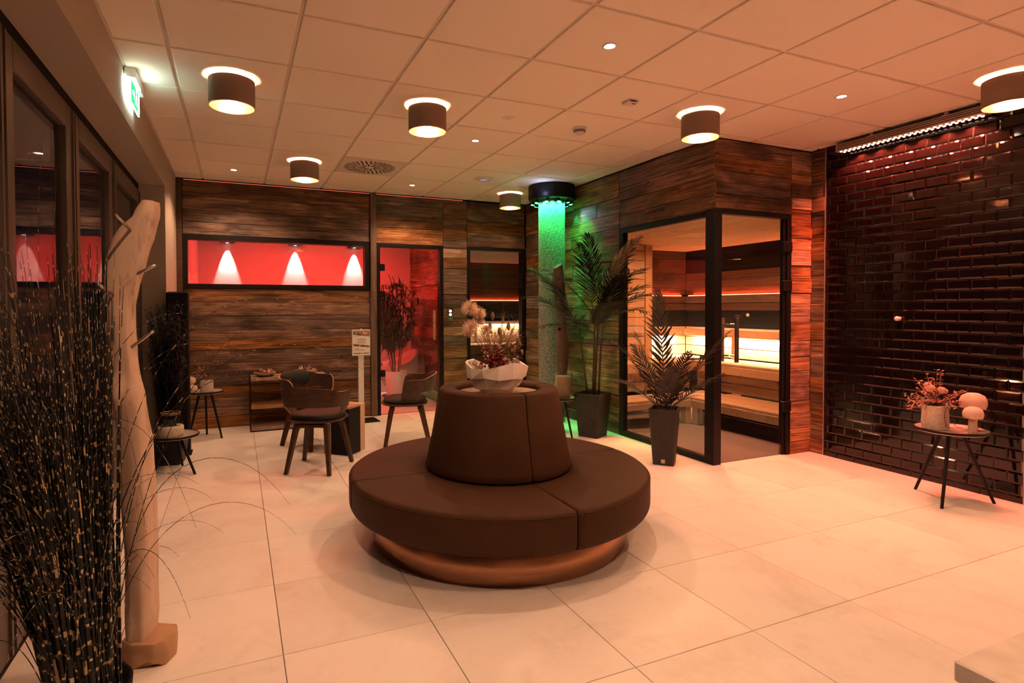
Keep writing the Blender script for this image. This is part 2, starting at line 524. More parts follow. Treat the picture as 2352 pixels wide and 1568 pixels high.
def strip_light(name, energy, color, parent, loc, along, direction, length, width=0.02, spread=150):
    d = bpy.data.lights.new(name, 'AREA')
    d.energy = energy; d.color = color; d.shape = 'RECTANGLE'; d.size = length; d.size_y = width; d.spread = R(spread)
    o = bpy.data.objects.new(name, d); col.objects.link(o)
    zz = -Vector(direction).normalized(); xx = Vector(along); xx = (xx-zz*xx.dot(zz)).normalized(); yy = zz.cross(xx)
    mt = Matrix((xx, yy, zz)).transposed().to_4x4(); mt.translation = loc
    o.matrix_local = mt; o.parent = parent
    return o

def slab_mesh(name, sx, sy, sz, ch, mat, cd=None):
    # board lying along x, outer face at +y, chamfered around that face; centred in x and z, back at y=0
    cd = ch if cd is None else cd
    x, z = sx/2, sz/2
    mb = MB()
    vs = [(-x,0,-z),(x,0,-z),(x,0,z),(-x,0,z), (-x,sy-cd,-z),(x,sy-cd,-z),(x,sy-cd,z),(-x,sy-cd,z),
          (-x+ch,sy,-z+ch),(x-ch,sy,-z+ch),(x-ch,sy,z-ch),(-x+ch,sy,z-ch)]
    fs = [(0,1,2,3)]
    for a in (0, 4):
        for i in range(4):
            j = (i+1) % 4
            fs.append((a+i, a+j, a+4+j, a+4+i))
    fs.append((11,10,9,8))
    mb.add(vs, fs)
    return mb.mesh(name, mat)

FACE = {'-y': PI, '+y': 0.0, '-x': PI/2, '+x': -PI/2}
def planks(parent, face, plane, a0, a1, z0, z1, mat='plank', hmin=0.10, hmax=0.17, th=0.02, seg=None, jit=0.006, gap=0.003, name='plank', ch=0.003, pale=0.0):
    z = z0
    while z < z1-0.02:
        h = random.uniform(hmin, hmax)
        if z+h > z1-0.05: h = z1-z
        cuts = [a0, a1]
        if seg:
            x = a0+random.uniform(0.3, 1.0)*seg
            while x < a1-0.25:
                cuts.insert(-1, x); x += random.uniform(0.7, 1.2)*seg
        for p, q in zip(cuts[:-1], cuts[1:]):
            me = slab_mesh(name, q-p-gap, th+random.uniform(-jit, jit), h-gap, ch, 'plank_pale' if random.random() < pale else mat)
            c = (p+q)/2
            loc = (c, plane, z+h/2) if face in ('-y', '+y') else (plane, c, z+h/2)
            obj(name, me, parent, loc, (0, 0, FACE[face]))
        z += h

# ================================================================== floor
fl = MB(); fl.box(XW-0.1, YF, -0.12, XR+0.1, YB+0.1, -0.004)
floor = struct(fl.build('floor', 'grout'))
full = slab_mesh('tile', 0.591, 0.02, 0.597, 0.0015, 'ftile')
for i in range(-2, 9):
    for j in range(-7, 8):
        x0, y0 = 0.475+0.594*i, -0.6+0.6*j
        x1, y1 = x0+0.594, y0+0.6
        x0c, x1c, y0c, y1c = max(x0, XW-0.05), min(x1, XR+0.02), max(y0, YF), min(y1, YB+0.05)
        if y0 > 0.1 and x1 > XS+0.4: y1c = min(y1c, YS+0.03)
        if x1c-x0c < 0.03 or y1c-y0c < 0.03: continue
        if y0 > 0.65 and x0 > XS: continue
        whole = abs(x1c-x0c-0.594) < 1e-4 and abs(y1c-y0c-0.6) < 1e-4
        me = full if whole else slab_mesh('tile', x1c-x0c-0.003, 0.02, y1c-y0c-0.003, 0.0015, 'ftile')
        obj('tile', me, floor, ((x0c+x1c)/2, (y0c+y1c)/2, -0.02), (PI/2, 0, 0))

# ================================================================== ceiling
cl = MB(); cl.box(XW-0.1, YF, H+0.06, XR+0.15, YB+0.12, H+0.12)
ceiling = struct(cl.build('ceiling', 'white_plaster'))
P = 0.625
def ctile(x0, x1, y0, y1, g=(0.011, 0.011, 0.011, 0.011)):
    X0, X1, Y0, Y1 = x0+g[0], x1-g[1], y0+g[2], y1-g[3]
    me = slab_mesh('ceiling_tile', X1-X0, 0.022, Y1-Y0, 0.003, 'ctile')
    obj('ceiling_tile', me, ceiling, ((X0+X1)/2, (Y0+Y1)/2, H+0.016), (-PI/2, 0, 0))
for i in range(-1, 9):
    for j in range(-7, 7):
        x0, x1 = max(i*P, XL+0.002), min((i+1)*P, XR-0.004)
        y0, y1 = max(j*P, YF), min((j+1)*P, YB-0.012)
        if y1-y0 < 0.02 or x1-x0 < 0.02: continue
        if (i, j) == (2, 4): continue
        if y0 > YS:
            x1 = min(x1, XS)
            if x1-x0 < 0.02: continue
            ctile(x0, x1, y0, y1)
        elif y1 > YS:
            if x0 >= XS: ctile(x0, x1, y0, YS, (0.011, 0.011, 0.011, 0.0))
            elif x1 > XS:
                ctile(x0, XS, y0, y1, (0.011, 0.0, 0.011, 0.011)); ctile(XS, x1, y0, YS, (0.0, 0.011, 0.011, 0.0))
            else: ctile(x0, x1, y0, y1)
        else: ctile(x0, x1, y0, y1)
for i in range(0, 9):
    b = box('grid_bar', (i*P-0.012, YF, H+0.003), (i*P+0.012, YB-0.014 if i*P < XS else YS, H+0.03), 'grid', ceiling)
for j in range(-6, 7):
    b = box('grid_bar', (XL, j*P-0.012, H+0.0035), (XR if j*P < YS else XS, j*P+0.012, H+0.0305), 'grid', ceiling)
box('edge_trim', (XL, YF, H-0.001), (XL+0.014, YB, H+0.03), 'grid', ceiling)

# ================================================================== back wall (reclaimed boards)
y0, y1 = YB+0.02, YB+0.12
wb = MB()
for a, b in (((XW, y0, 0), (1.82, y1, 1.548)), ((XW, y0, 2.137), (1.82, y1, H)), ((XW, y0, 1.548), (-0.21, y1, 2.137)), ((1.82, y0, 0), (1.911, y1, H)),
             ((1.911, y0, 2.127), (2.771, y1, H)), ((2.771, y0, 0), (3.11, y1, H)), ((3.11, y0, 2.13), (4.0, y1, H))):
    wb.box(*a, *b)
wall_back = struct(wb.build('wall_back', 'black_matt'))
planks(wall_back, '-y', YB+0.02, -0.205, 1.828, 0.0, 1.548, hmin=0.10, hmax=0.18)
planks(wall_back, '-y', YB+0.02, -0.205, 1.828, 2.137, 2.725, hmin=0.09, hmax=0.16)
planks(wall_back, '-y', YB+0.02, 1.907, 2.776, 2.127, 2.725, hmin=0.13, hmax=0.22)
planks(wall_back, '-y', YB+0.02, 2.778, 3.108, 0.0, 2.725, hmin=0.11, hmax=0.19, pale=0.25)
planks(wall_back, '-y', YB+0.02, 3.11, 3.96, 2.13, 2.725, hmin=0.12, hmax=0.20)
tr = MB(); tr.bbox(XL, YB-0.012, 0, -0.208, YB+0.02, 2.73, 0.004)
struct(tr.build('trim_1', 'thermo'))
tr = MB(); tr.bbox(1.83, YB-0.03, 0, 1.905, YB+0.02, 2.735, 0.005)
struct(tr.build('trim_2', 'post_wood'))

# ------------------------------------------------------------------ long window into the red room
def frame_rect(parent, name, x0, x1, z0, z1, ya, yb, wd, mat='black', bottom=True):
    mb = MB()
    mb.bbox(x0, ya, z0, x0+wd, yb, z1, 0.003); mb.bbox(x1-wd, ya, z0, x1, yb, z1, 0.003)
    mb.bbox(x0+wd, ya, z1-wd, x1-wd, yb, z1, 0.003)
    if bottom: mb.bbox(x0+wd, ya, z0, x1-wd, yb, z0+wd, 0.003)
    return mb.build(name, mat, parent)
win = root('window_1', (0, 0, 0))
frame_rect(win, 'window_frame', -0.212, 1.818, 1.549, 2.136, YB-0.01, YB+0.12, 0.052)
box('pane', (-0.16, YB+0.05, 1.60), (1.766, YB+0.058, 2.085), 'glass', win)

def hinge(parent, x, y, z, sx=0.075, sy=0.03, sz=0.085):
    mb = MB(); mb.bbox(x-sx/2, y-sy, z-sz/2, x+sx/2, y+0.004, z+sz/2, 0.006)
    return mb.build('hinge', 'black', parent)
# glass door to the red room
d1 = root('door_1')
frame_rect(d1, 'door_frame', 1.911, 2.771, 0.0, 2.127, YB-0.005, YB+0.10, 0.042, bottom=False)
box('pane', (1.955, YB+0.02, 0.012), (2.727, YB+0.028, 2.082), 'glass', d1)
for z in (1.83, 1.50, 0.52): hinge(d1, 1.975, YB+0.018, z, 0.07)
mb = MB(); mb.bbox(2.628, YB-0.045, 0.92, 2.655, YB-0.02, 1.30, 0.003)
mb.cyl((2.641, YB-0.03, 0.98), (2.641, YB+0.02, 0.98), 0.007); mb.cyl((2.641, YB-0.03, 1.24), (2.641, YB+0.02, 1.24), 0.007)
mb.build('handle', 'board', d1)
# glass door to the rear sauna
d2 = root('door_2')
frame_rect(d2, 'door_frame', 3.112, 3.955, 0.0, 2.128, YB-0.005, YB+0.10, 0.04, bottom=False)
box('pane', (3.154, YB+0.02, 0.012), (3.912, YB+0.028, 2.086), 'glass', d2)
for z in (1.84, 1.55, 0.45): hinge(d2, 3.90, YB+0.018, z, 0.07)
mb = MB(); mb.bbox(3.20, YB-0.045, 0.88, 3.227, YB-0.02, 1.26, 0.003)
mb.cyl((3.213, YB-0.03, 0.94), (3.213, YB+0.02, 0.94), 0.007); mb.cyl((3.213, YB-0.03, 1.2), (3.213, YB+0.02, 1.2), 0.007)
mb.build('handle', 'board', d2)

# ================================================================== sauna cabin outer walls
ws = MB()
ws.box(XS+0.02, 1.977, 0, XS+0.10, YB+0.02, H); ws.box(XS+0.02, YS+0.02, 2.14, XS+0.10, 1.977, H)
wall_side = struct(ws.build('wall_sauna_side', 'black_matt'))
planks(wall_side, '-x', XS+0.02, 1.985, YB, 0.0, 2.73, hmin=0.12, hmax=0.20, seg=1.3, jit=0.008)
planks(wall_side, '-x', XS+0.02, YS+0.002, 1.978, 2.14, 2.73, hmin=0.11, hmax=0.16)
wf = MB()
wf.box(XS+0.02, YS+0.02, 2.15, 4.887, YS+0.10, H); wf.box(4.887, YS+0.02, 0, XR+0.12, YS+0.10, H)
wall_front = struct(wf.build('wall_sauna_front', 'black_matt'))
planks(wall_front, '-y', YS+0.02, XS+0.004, 4.887, 2.152, 2.73, hmin=0.09, hmax=0.15)
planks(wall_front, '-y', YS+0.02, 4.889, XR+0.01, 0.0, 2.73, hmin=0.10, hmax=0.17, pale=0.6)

# ================================================================== right wall: black metro tiles
wr = MB()
wr.box(XR+0.006, -0.845, 0, XR+0.12, 0.565, H); wr.box(XR+0.02, 0.565, 0, XR+0.12, YS+0.02, H); wr.box(XR-0.004, YF, 0, XR+0.12, -0.853, H)
wr.mi = [0]*6+[0]*6+[1]*6
wall_right = struct(wr.build('wall_right', ['wall_grout', 'white_plaster']))
planks(wall_right, '-x', XR+0.02, 0.57, YS, 0.0, 2.73, hmin=0.11, hmax=0.18)
tr = MB(); tr.box(XR-0.006, -0.853, 0, XR+0.006, -0.845, H); struct(tr.build('trim_3', 'alu'))
tr = MB(); tr.box(XR-0.004, 0.563, 0.0, XR+0.008, 0.570, H); struct(tr.build('trim_4', 'alu'))
TW, TH, TG = 0.1497, 0.0776, 0.0026
full = slab_mesh('tile', TW-TG, 0.0095, TH-TG, 0.011, 'btile', 0.0055)
half = {}
zt = 2.6107+TH
rest = MB()
n_t = 0
rows = []
k = 0
z = zt
while z > -0.02:
    rows.append((max(z-TH, 0.0), min(z, H))); z -= TH
rows.insert(0, (zt, H))
for ri, (z0, z1) in enumerate(reversed(rows)):
    if z1-z0 < 0.012: continue
    idx = len(rows)-1-ri                       # 0 is the top strip
    off = 0.2932 if idx % 2 == 1 else 0.2932-TW/2
    y = off+TW*3
    while y > -0.85:
        a, b = max(y-TW, -0.845), min(y, 0.563)
        y -= TW
        if b-a < 0.02: continue
        if abs(b-a-TW) < 1e-4 and abs(z1-z0-TH) < 1e-4: me = full
        else: me = slab_mesh('tile', b-a-TG, 0.0095, z1-z0-TG, min(0.011, (b-a)/4, (z1-z0)/4), 'btile', 0.0055)
        if n_t < 300:
            obj('tile', me, wall_right, (XR+0.006+random.uniform(-0.0006, 0.0006), (a+b)/2, (z0+z1)/2), (random.uniform(-.002, .002), random.uniform(-.003, .003), PI/2+random.uniform(-0.005, 0.005)))
            n_t += 1
        else:
            mt = Matrix.Translation((XR+0.006, (a+b)/2, (z0+z1)/2)) @ Matrix.Rotation(PI/2+random.uniform(-0.005, 0.005), 4, 'Z')
            rest.add([mt @ v_.co for v_ in me.vertices], [tuple(p.vertices) for p in me.polygons])
o = rest.build('tile_rows', 'btile', wall_right, fix=False); o['kind'] = 'stuff'

# ================================================================== left wall: plaster beam, pier, glazed front
wl = MB(); wl.box(XW-0.05, YF, 2.447, XL, 3.03, H); wl.box(XW-0.05, 3.03, 0, XL, YB+0.02, H); wl.box(XW-0.12, YF, 2.447, XW-0.05, 3.03, H)
wall_left = struct(wl.build('wall_left', 'plaster'))
def sash(name, y0, y1, wd=0.125):
    r_ = root(name)
    mb = MB(); x0, x1 = XW-0.055, XW+0.005
    zb, zt_ = 0.02, 2.385
    mb.bbox(x0, y0, zb, x1, y0+wd, zt_, 0.004); mb.bbox(x0, y1-wd, zb, x1, y1, zt_, 0.004)
    mb.bbox(x0, y0+wd, zt_-wd, x1, y1-wd, zt_, 0.004); mb.bbox(x0, y0+wd, zb, x1, y1-wd, zb+wd, 0.004)
    mb.build('window_frame', 'frame', r_)
    mb = MB(); x2 = x1+0.010
    for a, b in (((y0+0.012, zb+0.012), (y0+0.030, zt_-0.012)), ((y1-0.030, zb+0.012), (y1-0.012, zt_-0.012))):
        mb.box(x1, a[0], a[1], x2, b[0], b[1])
    mb.build('frame_rib', 'frame', r_)
    box('pane', (XW-0.030, y0+wd-0.005, zb+wd-0.005), (XW-0.022, y1-wd+0.005, zt_-wd+0.005), 'pane_dark', r_)
for n_, (a, b) in enumerate(((-3.9, -2.6), (-2.595, -1.30), (-1.295, -0.232), (-0.228, 0.772), (0.776, 1.838), (1.842, 3.02))):
    sash('window_%d' % (n_+3), a, b)
tr = MB(); tr.box(XW-0.06, YF, 2.387, XW-0.004, 3.03, 2.447); tr.box(XW-0.06, YF, 0.0, XW+0.004, 3.03, 0.02); tr.box(XW-0.06, YF, 0, XW, -3.9, 2.4)
struct(tr.build('trim_5', 'black_matt'))
# wall behind the camera
wq = MB(); wq.box(XW-0.1, YF-0.1, 0, XR+0.12, YF, H)
struct(wq.build('wall_front', 'white_plaster'))

# ================================================================== sauna glazing
sg = root('window_2')
mb = MB()
mb.bbox(XS, 0.80, 2.09, XS+0.06, 1.977, 2.14, 0.003); mb.bbox(XS, 0.80, 0, XS+0.06, 1.977, 0.05, 0.003); mb.bbox(XS, 1.915, 0.05, XS+0.06, 1.977, 2.09, 0.003)
mb.bbox(XS-0.004, YS-0.004, 0, XS+0.08, 0.80, 2.15, 0.003)
mb.build('window_frame', 'black', sg)
box('pane', (XS+0.028, 0.80, 0.05), (XS+0.036, 1.915, 2.09), 'glass', sg)
d3 = root('door_3')
mb = MB()
mb.bbox(XS+0.08, YS-0.004, 2.11, 4.887, YS+0.06, 2.155, 0.003)
mb.bbox(4.835, YS-0.004, 0, 4.887, YS+0.06, 2.11, 0.003); mb.bbox(4.805, YS+0.012, 0, 4.835, YS+0.05, 2.11, 0.003)
mb.build('door_frame', 'black', d3)
box('pane', (XS+0.084, YS+0.018, 0.010), (4.805, YS+0.026, 2.108), 'glass', d3)
for z in (1.861, 1.516, 0.438): hinge(d3, 4.832, YS+0.012, z, 0.105, 0.03, 0.095)
mb = MB(); mb.bbox(4.170, YS-0.060, 0.86, 4.197, YS-0.032, 1.235, 0.003)
for z in (0.915, 1.18): mb.cyl((4.183, YS-0.046, z), (4.183, YS+0.02, z), 0.008)
mb.build('handle', 'steel', d3)
mb = MB(); mb.bbox(4.145, YS+0.07, 0.86, 4.170, YS+0.098, 1.235, 0.003)
for z in (0.915, 1.18): mb.cyl((4.157, YS+0.02, z), (4.157, YS+0.084, z), 0.008)
mb.build('handle', 'board', d3)

# ================================================================== sauna interior
SX, SY, SZ = 6.25, 3.45, 2.12
mb = MB(); mb.box(XS+0.06, YS+0.05, -0.10, SX+0.1, SY+0.1, -0.0215)
fs_ = struct(mb.build('floor_sauna', 'ftile'))
mb = MB(); mb.box(XS+0.06, YS+0.05, -0.0215, SX, SY, -0.006); mb.build('sauna_floor_finish', 'sauna_floor', fs_)
mb = MB(); mb.box(XS+0.08, YS+0.08, SZ+0.02, SX+0.1, SY+0.1, SZ+0.08)
cs_ = struct(mb.build('ceiling_sauna', 'aspen'))
x = XS+0.10
while x < SX:
    x1 = min(x+0.088, SX)
    me = slab_mesh('ceiling_board', SY-YS-0.10, 0.018, x1-x-0.004, 0.003, 'aspen')
    o = obj('ceiling_board', me, cs_, ((x+x1)/2, (SY+YS+0.10)/2, SZ+0.02), (-PI/2, 0, PI/2))
    x = x1
mb = MB(); mb.box(SX+0.02, YS+0.08, 0, SX+0.10, SY+0.1, SZ+0.08); mb.box(XR+0.12, YS+0.02, 0, SX+0.02, YS+0.10, SZ+0.08)
wsr = struct(mb.build('wall_sauna_right', 'black_matt'))
mb = MB(); mb.box(5.0, SY+0.02, 0, SX+0.02, SY+0.10, SZ+0.08)
wsb = struct(mb.build('wall_sauna_back', 'black_matt'))
for par, face, plane, a0, a1 in ((wsr, '-x', SX+0.02, YS+0.12, SY), (wsb, '-y', SY+0.02, 5.24, SX)):
    planks(par, face, plane, a0, a1, 0.66, 1.06, 'aspen', 0.12, 0.14, 0.02, None, 0.001, 0.008)
    planks(par, face, plane, a0, a1, 1.285, 1.485, 'thermo', 0.098, 0.102, 0.035, None, 0.0, 0.007)
    planks(par, face, plane, a0, a1, 1.505, 1.805, 'thermo', 0.099, 0.101, 0.02, None, 0.0, 0.004)
planks(wsb, '-y', SY+0.02, 5.24, SX, 1.805, 2.12, 'thermo', 0.10, 0.11, 0.02, None, 0.0, 0.004)
box('heat_panel', (SX+0.002, YS+0.12, 1.808), (SX+0.02, SY, 2.118), 'black', wsr)
box('dark_panel', (SX+0.004, YS+0.12, 1.062), (SX+0.02, SY, 1.285), 'black_matt', wsr)
box('dark_panel', (5.24, SY+0.004, 1.062), (SX, SY+0.02, 1.285), 'black_matt', wsb)
mb = MB(); mb.box(XS+0.10, 2.98, 0, 5.12, 3.06, SZ+0.08)
wsp = struct(mb.build('wall_sauna_partition', 'black_matt'))
planks(wsp, '-y', 2.98, XS+0.10, 5.118, 0.6, SZ, 'aspen', 0.118, 0.122, 0.02, None, 0.0, 0.006)
mb = MB(); mb.bbox(5.12, 2.95, 0.3, 5.23, SY, SZ+0.01, 0.004); mb.build('corner_post', 'aspen', wsp)
# red strips in the sauna walls
def strip(name, label, a, b, mat, grp=None):
    o = box(name, a, b, mat); tag(o, label, 'light strip', grp); return o
s1 = strip('glow_strip', 'red light strip along the long back rest wall of the glazed sauna', (SX-0.012, YS+0.14, 1.487), (SX-0.004, SY-0.06, 1.497), 'red_led', 'red sauna light strips')
strip_light('red_glow', 7, (1.0, 0.10, 0.04), s1, (SX-0.014, 2.05, 1.50), (0, 1, 0), (0.30, 0, 1), 2.5)
s2 = strip('glow_strip', 'short red light strip on the rear wall of the glazed sauna behind the palm', (5.26, SY-0.012, 1.487), (SX-0.09, SY-0.004, 1.497), 'red_led', 'red sauna light strips')
strip_light('red_glow', 2.5, (1.0, 0.10, 0.04), s2, (5.72, SY-0.014, 1.50), (1, 0, 0), (0, 0.30, 1), 0.85)

def slat_bench(name, label, cat='bench'):
    return thing(name, label, cat)
def hbox(parent, name, a, b, mat='aspen', bev=0.004):
    mb = MB(); mb.bbox(*a, *b, bev); return mb.build(name, mat, parent)
# L-shaped benches: right-hand run along the far wall, rear run along the partition
ZL, ZU = 0.30, 0.66
b1 = slat_bench('sauna_bench', 'upper pale wood sauna bench along the far wall behind the glass door')
for k, xx in enumerate((5.62, 5.80, 5.98)):
    hbox(b1, 'slat', (xx, YS+0.13, ZU-0.028), (xx+0.172, 2.66, ZU))
hbox(b1, 'fascia', (5.60, YS+0.13, ZU-0.125), (5.622, 2.66, ZU-0.03))
hbox(b1, 'riser_board', (5.70, YS+0.13, ZL+0.125), (5.72, 2.66, ZL+0.235)); hbox(b1, 'riser_board', (5.70, YS+0.13, ZL+0.01), (5.72, 2.66, ZL+0.12))
hbox(b1, 'leg', (5.70, 2.40, 0.0), (5.78, 2.48, ZU-0.03)); hbox(b1, 'leg', (6.10, 2.40, 0.0), (6.18, 2.48, ZU-0.03)); hbox(b1, 'leg', (5.74, 1.0, 0.0), (5.82, 1.08, ZU-0.03)); hbox(b1, 'leg', (6.10, 1.0, 0.0), (6.18, 1.08, ZU-0.03))
b2 = slat_bench('sauna_bench', 'lower pale wood sauna step bench just inside the glass door')
for k, xx in enumerate((5.10, 5.29, 5.48)):
    hbox(b2, 'slat', (xx, YS+0.13, ZL-0.028), (xx+0.182, 2.12, ZL))
hbox(b2, 'fascia', (5.085, YS+0.13, ZL-0.115), (5.106, 2.12, ZL-0.03))
hbox(b2, 'leg', (5.10, 2.04, 0.0), (5.18, 2.12, ZL-0.03)); hbox(b2, 'leg', (5.30, 2.04, 0.0), (5.38, 2.12, ZL-0.03))
hbox(b2, 'kick_board', (5.165, YS+0.13, 0.0), (5.18, 2.03, ZL-0.10), 'black_matt'); hbox(b2, 'edge_strip', (5.155, YS+0.13, 0.145), (5.165, 1.72, 0.152), 'aspen', 0.001)
hbox(b2, 'leg', (5.56, 1.0, 0.0), (5.64, 1.08, ZL-0.03))
b3 = slat_bench('sauna_bench', 'lower sauna bench along the slatted partition behind the small palm')
for k, yy in enumerate((2.14, 2.33)):
    hbox(b3, 'slat', (XS+0.12, yy, ZL-0.028), (5.62, yy+0.182, ZL))
hbox(b3, 'fascia', (XS+0.12, 2.122, ZL-0.105), (5.10, 2.140, ZL-0.03)); hbox(b3, 'leg', (5.02, 2.13, 0.0), (5.10, 2.22, ZL-0.03)); hbox(b3, 'leg', (4.14, 2.16, 0.0), (4.22, 2.24, ZL-0.03))
b4 = slat_bench('sauna_bench', 'upper sauna bench against the slatted partition, below the pale back rest')
for k, yy in enumerate((2.62, 2.785)):
    hbox(b4, 'slat', (XS+0.12, yy, ZU-0.028), (5.60, yy+0.155, ZU))
hbox(b4, 'fascia', (XS+0.12, 2.60, ZU-0.125), (5.60, 2.62, ZU-0.03)); hbox(b4, 'riser_board', (XS+0.12, 2.68, ZL+0.125), (5.60, 2.70, ZL+0.235)); hbox(b4, 'riser_board', (XS+0.12, 2.68, ZL+0.01), (5.60, 2.70, ZL+0.12))
hbox(b4, 'leg', (4.3, 2.72, 0), (4.38, 2.80, ZU-0.03)); hbox(b4, 'leg', (5.4, 2.72, 0), (5.48, 2.80, ZU-0.03))
for k, yy in enumerate((3.07, 3.20, 3.32)):
    hbox(b4, 'slat', (5.24, yy, ZU-0.028), (6.15, yy+0.118, ZU))
# back rests
def backrest(label, along, a0, a1, plane, z0, z1, sgn, slats=2, posts=()):
    t_ = thing('backrest', label, 'backrest', group='pale sauna back rests')
    hh = (z1-z0)/slats
    for k in range(slats):
        if along == 'y': hbox(t_, 'slat', (plane-0.02, a0, z0+k*hh+0.003), (plane, a1, z0+(k+1)*hh-0.003))
        else: hbox(t_, 'slat', (a0, plane-0.02, z0+k*hh+0.003), (a1, plane, z0+(k+1)*hh-0.003))
    for p_ in posts:
        if along == 'y': hbox(t_, 'upright', (plane-0.03, p_, 0.66), (plane+0.004, p_+0.05, z1+0.01))
        else: hbox(t_, 'upright', (p_, plane-0.03, 0.66), (p_+0.05, plane+0.06, z1+0.01))
    return t_
r1 = backrest('long pale wooden back rest lit from below along the far sauna wall', 'y', YS+0.15, 3.34, 6.14, 0.935, 1.035, -1, 1, (1.32, 2.45))
r2 = backrest('short pale wooden back rest lit from below on the rear sauna wall', 'x', 5.30, 6.05, 3.34, 0.935, 1.035, -1, 1)
r3 = backrest('pale two-board back rest on the slatted partition beside the palm', 'x', XS+0.12, 5.06, 2.93, 1.0, 1.19, -1, 2)
s3 = strip('glow_strip', 'warm white light strip under the long sauna back rest', (6.15, YS+0.15, 0.945), (6.165, 3.30, 0.955), 'warm_led', 'warm sauna light strips')
strip_light('warm_glow', 110, (1.0, 0.54, 0.27), s3, (6.16, 2.05, 0.94), (0, 1, 0), (0.35, 0, -1), 2.4, 0.03, 170)
s4 = strip('glow_strip', 'warm white light strip under the short rear sauna back rest', (5.32, 3.352, 0.945), (6.02, 3.364, 0.955), 'warm_led', 'warm sauna light strips')
strip_light('warm_glow', 36, (1.0, 0.54, 0.27), s4, (5.67, 3.36, 0.94), (1, 0, 0), (0, 0.35, -1), 0.7, 0.03, 170)
# round thermometer knob on the far wall
mb = MB(); mb.smooth = True; mb.ball((0, 0, 0), 0.022); o = mb.build('thermometer_knob', 'palewood', None, (SX-0.002, 2.37, 1.23)); tag(o, 'small round pale wooden knob on the dark band of the far sauna wall', 'knob')
light('sauna_ceiling_glow', 'AREA', 50, (1.0, 0.42, 0.17), cs_, (4.9, 1.9, SZ-0.01), shape='RECTANGLE', size=0.3, size_y=0.3, spread=R(170))

# ================================================================== rear sauna (behind door 2)
QX0, QX1, QY0, QY1 = 3.02, 5.30, YB+0.12, 6.30
mb = MB(); mb.box(QX0, YB, -0.10, QX1, QY1+0.1, -0.006); struct(mb.build('floor_rear_sauna', 'ftile'))
mb = MB(); mb.box(QX0-0.08, QY0, 2.14, QX1+0.08, QY1+0.1, 2.2); cq = struct(mb.build('ceiling_rear_sauna', 'thermo'))
x = QX0
while x < QX1:
    x1 = min(x+0.10, QX1)
    me = slab_mesh('ceiling_board', QY1-QY0, 0.018, x1-x-0.004, 0.003, 'aspen')
    obj('ceiling_board', me, cq, ((x+x1)/2, (QY1+QY0)/2, 2.14), (-PI/2, 0, PI/2)); x = x1
mb = MB(); mb.box(QX0-0.08, QY1+0.02, 0, QX1+0.08, QY1+0.10, 2.2); wq_ = struct(mb.build('wall_rear_sauna', 'black_matt'))
planks(wq_, '-y', QY1+0.02, QX0, QX1, 0.0, 0.72, 'thermo', 0.11, 0.12, 0.02, None, 0, 0.005)
planks(wq_, '-y', QY1+0.02, QX0, QX1, 0.72, 1.04, 'aspen', 0.10, 0.11, 0.02, None, 0, 0.006)
planks(wq_, '-y', QY1+0.02, QX0, QX1, 1.04, 1.10, 'thermo', 0.06, 0.06, 0.03, None, 0, 0.004)
planks(wq_, '-y', QY1+0.02, QX0, QX1, 1.47, 2.12, 'thermo', 0.10, 0.11, 0.02, None, 0, 0.004)
mb = MB(); mb.box(QX0-0.08, QY0, 0, QX0, QY1+0.1, 2.2); struct(mb.build('wall_rear_sauna_left', 'thermo'))
mb = MB(); mb.box(QX1, QY0, 0, QX1+0.08, QY1+0.1, 2.2); mb.box(4.0, QY0, 0, QX1, QY0+0.06, 2.2); struct(mb.build('wall_rear_sauna_right', 'thermo'))
s5 = strip('glow_strip', 'red light strip on the wall of the rear sauna above the bouquet', (QX0+0.05, QY1-0.01, 1.455), (QX1-0.05, QY1, 1.465), 'red_led', 'red sauna light strips')
strip_light('red_glow', 2.5, (1.0, 0.10, 0.04), s5, (4.1, QY1-0.014, 1.47), (1, 0, 0), (0, 0.30, 1), 2.1)
s6 = strip('glow_strip', 'warm light strip over the bench of the rear sauna', (QX0+0.05, QY1-0.05, 1.03), (QX1-0.05, QY1-0.04, 1.04), 'warm_led', 'warm sauna light strips')
strip_light('warm_glow', 14, (1.0, 0.62, 0.34), s6, (4.1, QY1-0.045, 1.025), (1, 0, 0), (0, 0.35, -1), 2.1, 0.03, 170)
b5 = thing('sauna_bench', 'pale wood bench of the rear sauna, seen through the door behind the bouquet', 'bench')
for yy in (5.66, 5.84, 6.02): hbox(b5, 'slat', (QX0+0.02, yy, 0.692), (QX1-0.02, yy+0.17, 0.72))
hbox(b5, 'fascia', (QX0+0.02, 5.64, 0.58), (QX1-0.02, 5.66, 0.69)); hbox(b5, 'riser_board', (QX0+0.02, 5.74, 0.44), (QX1-0.02, 5.76, 0.55)); hbox(b5, 'riser_board', (QX0+0.02, 5.74, 0.31), (QX1-0.02, 5.76, 0.43))
for xx in (3.1, 4.1, 5.1): hbox(b5, 'leg', (xx, 5.78, -0.006), (xx+0.08, 5.86, 0.69))

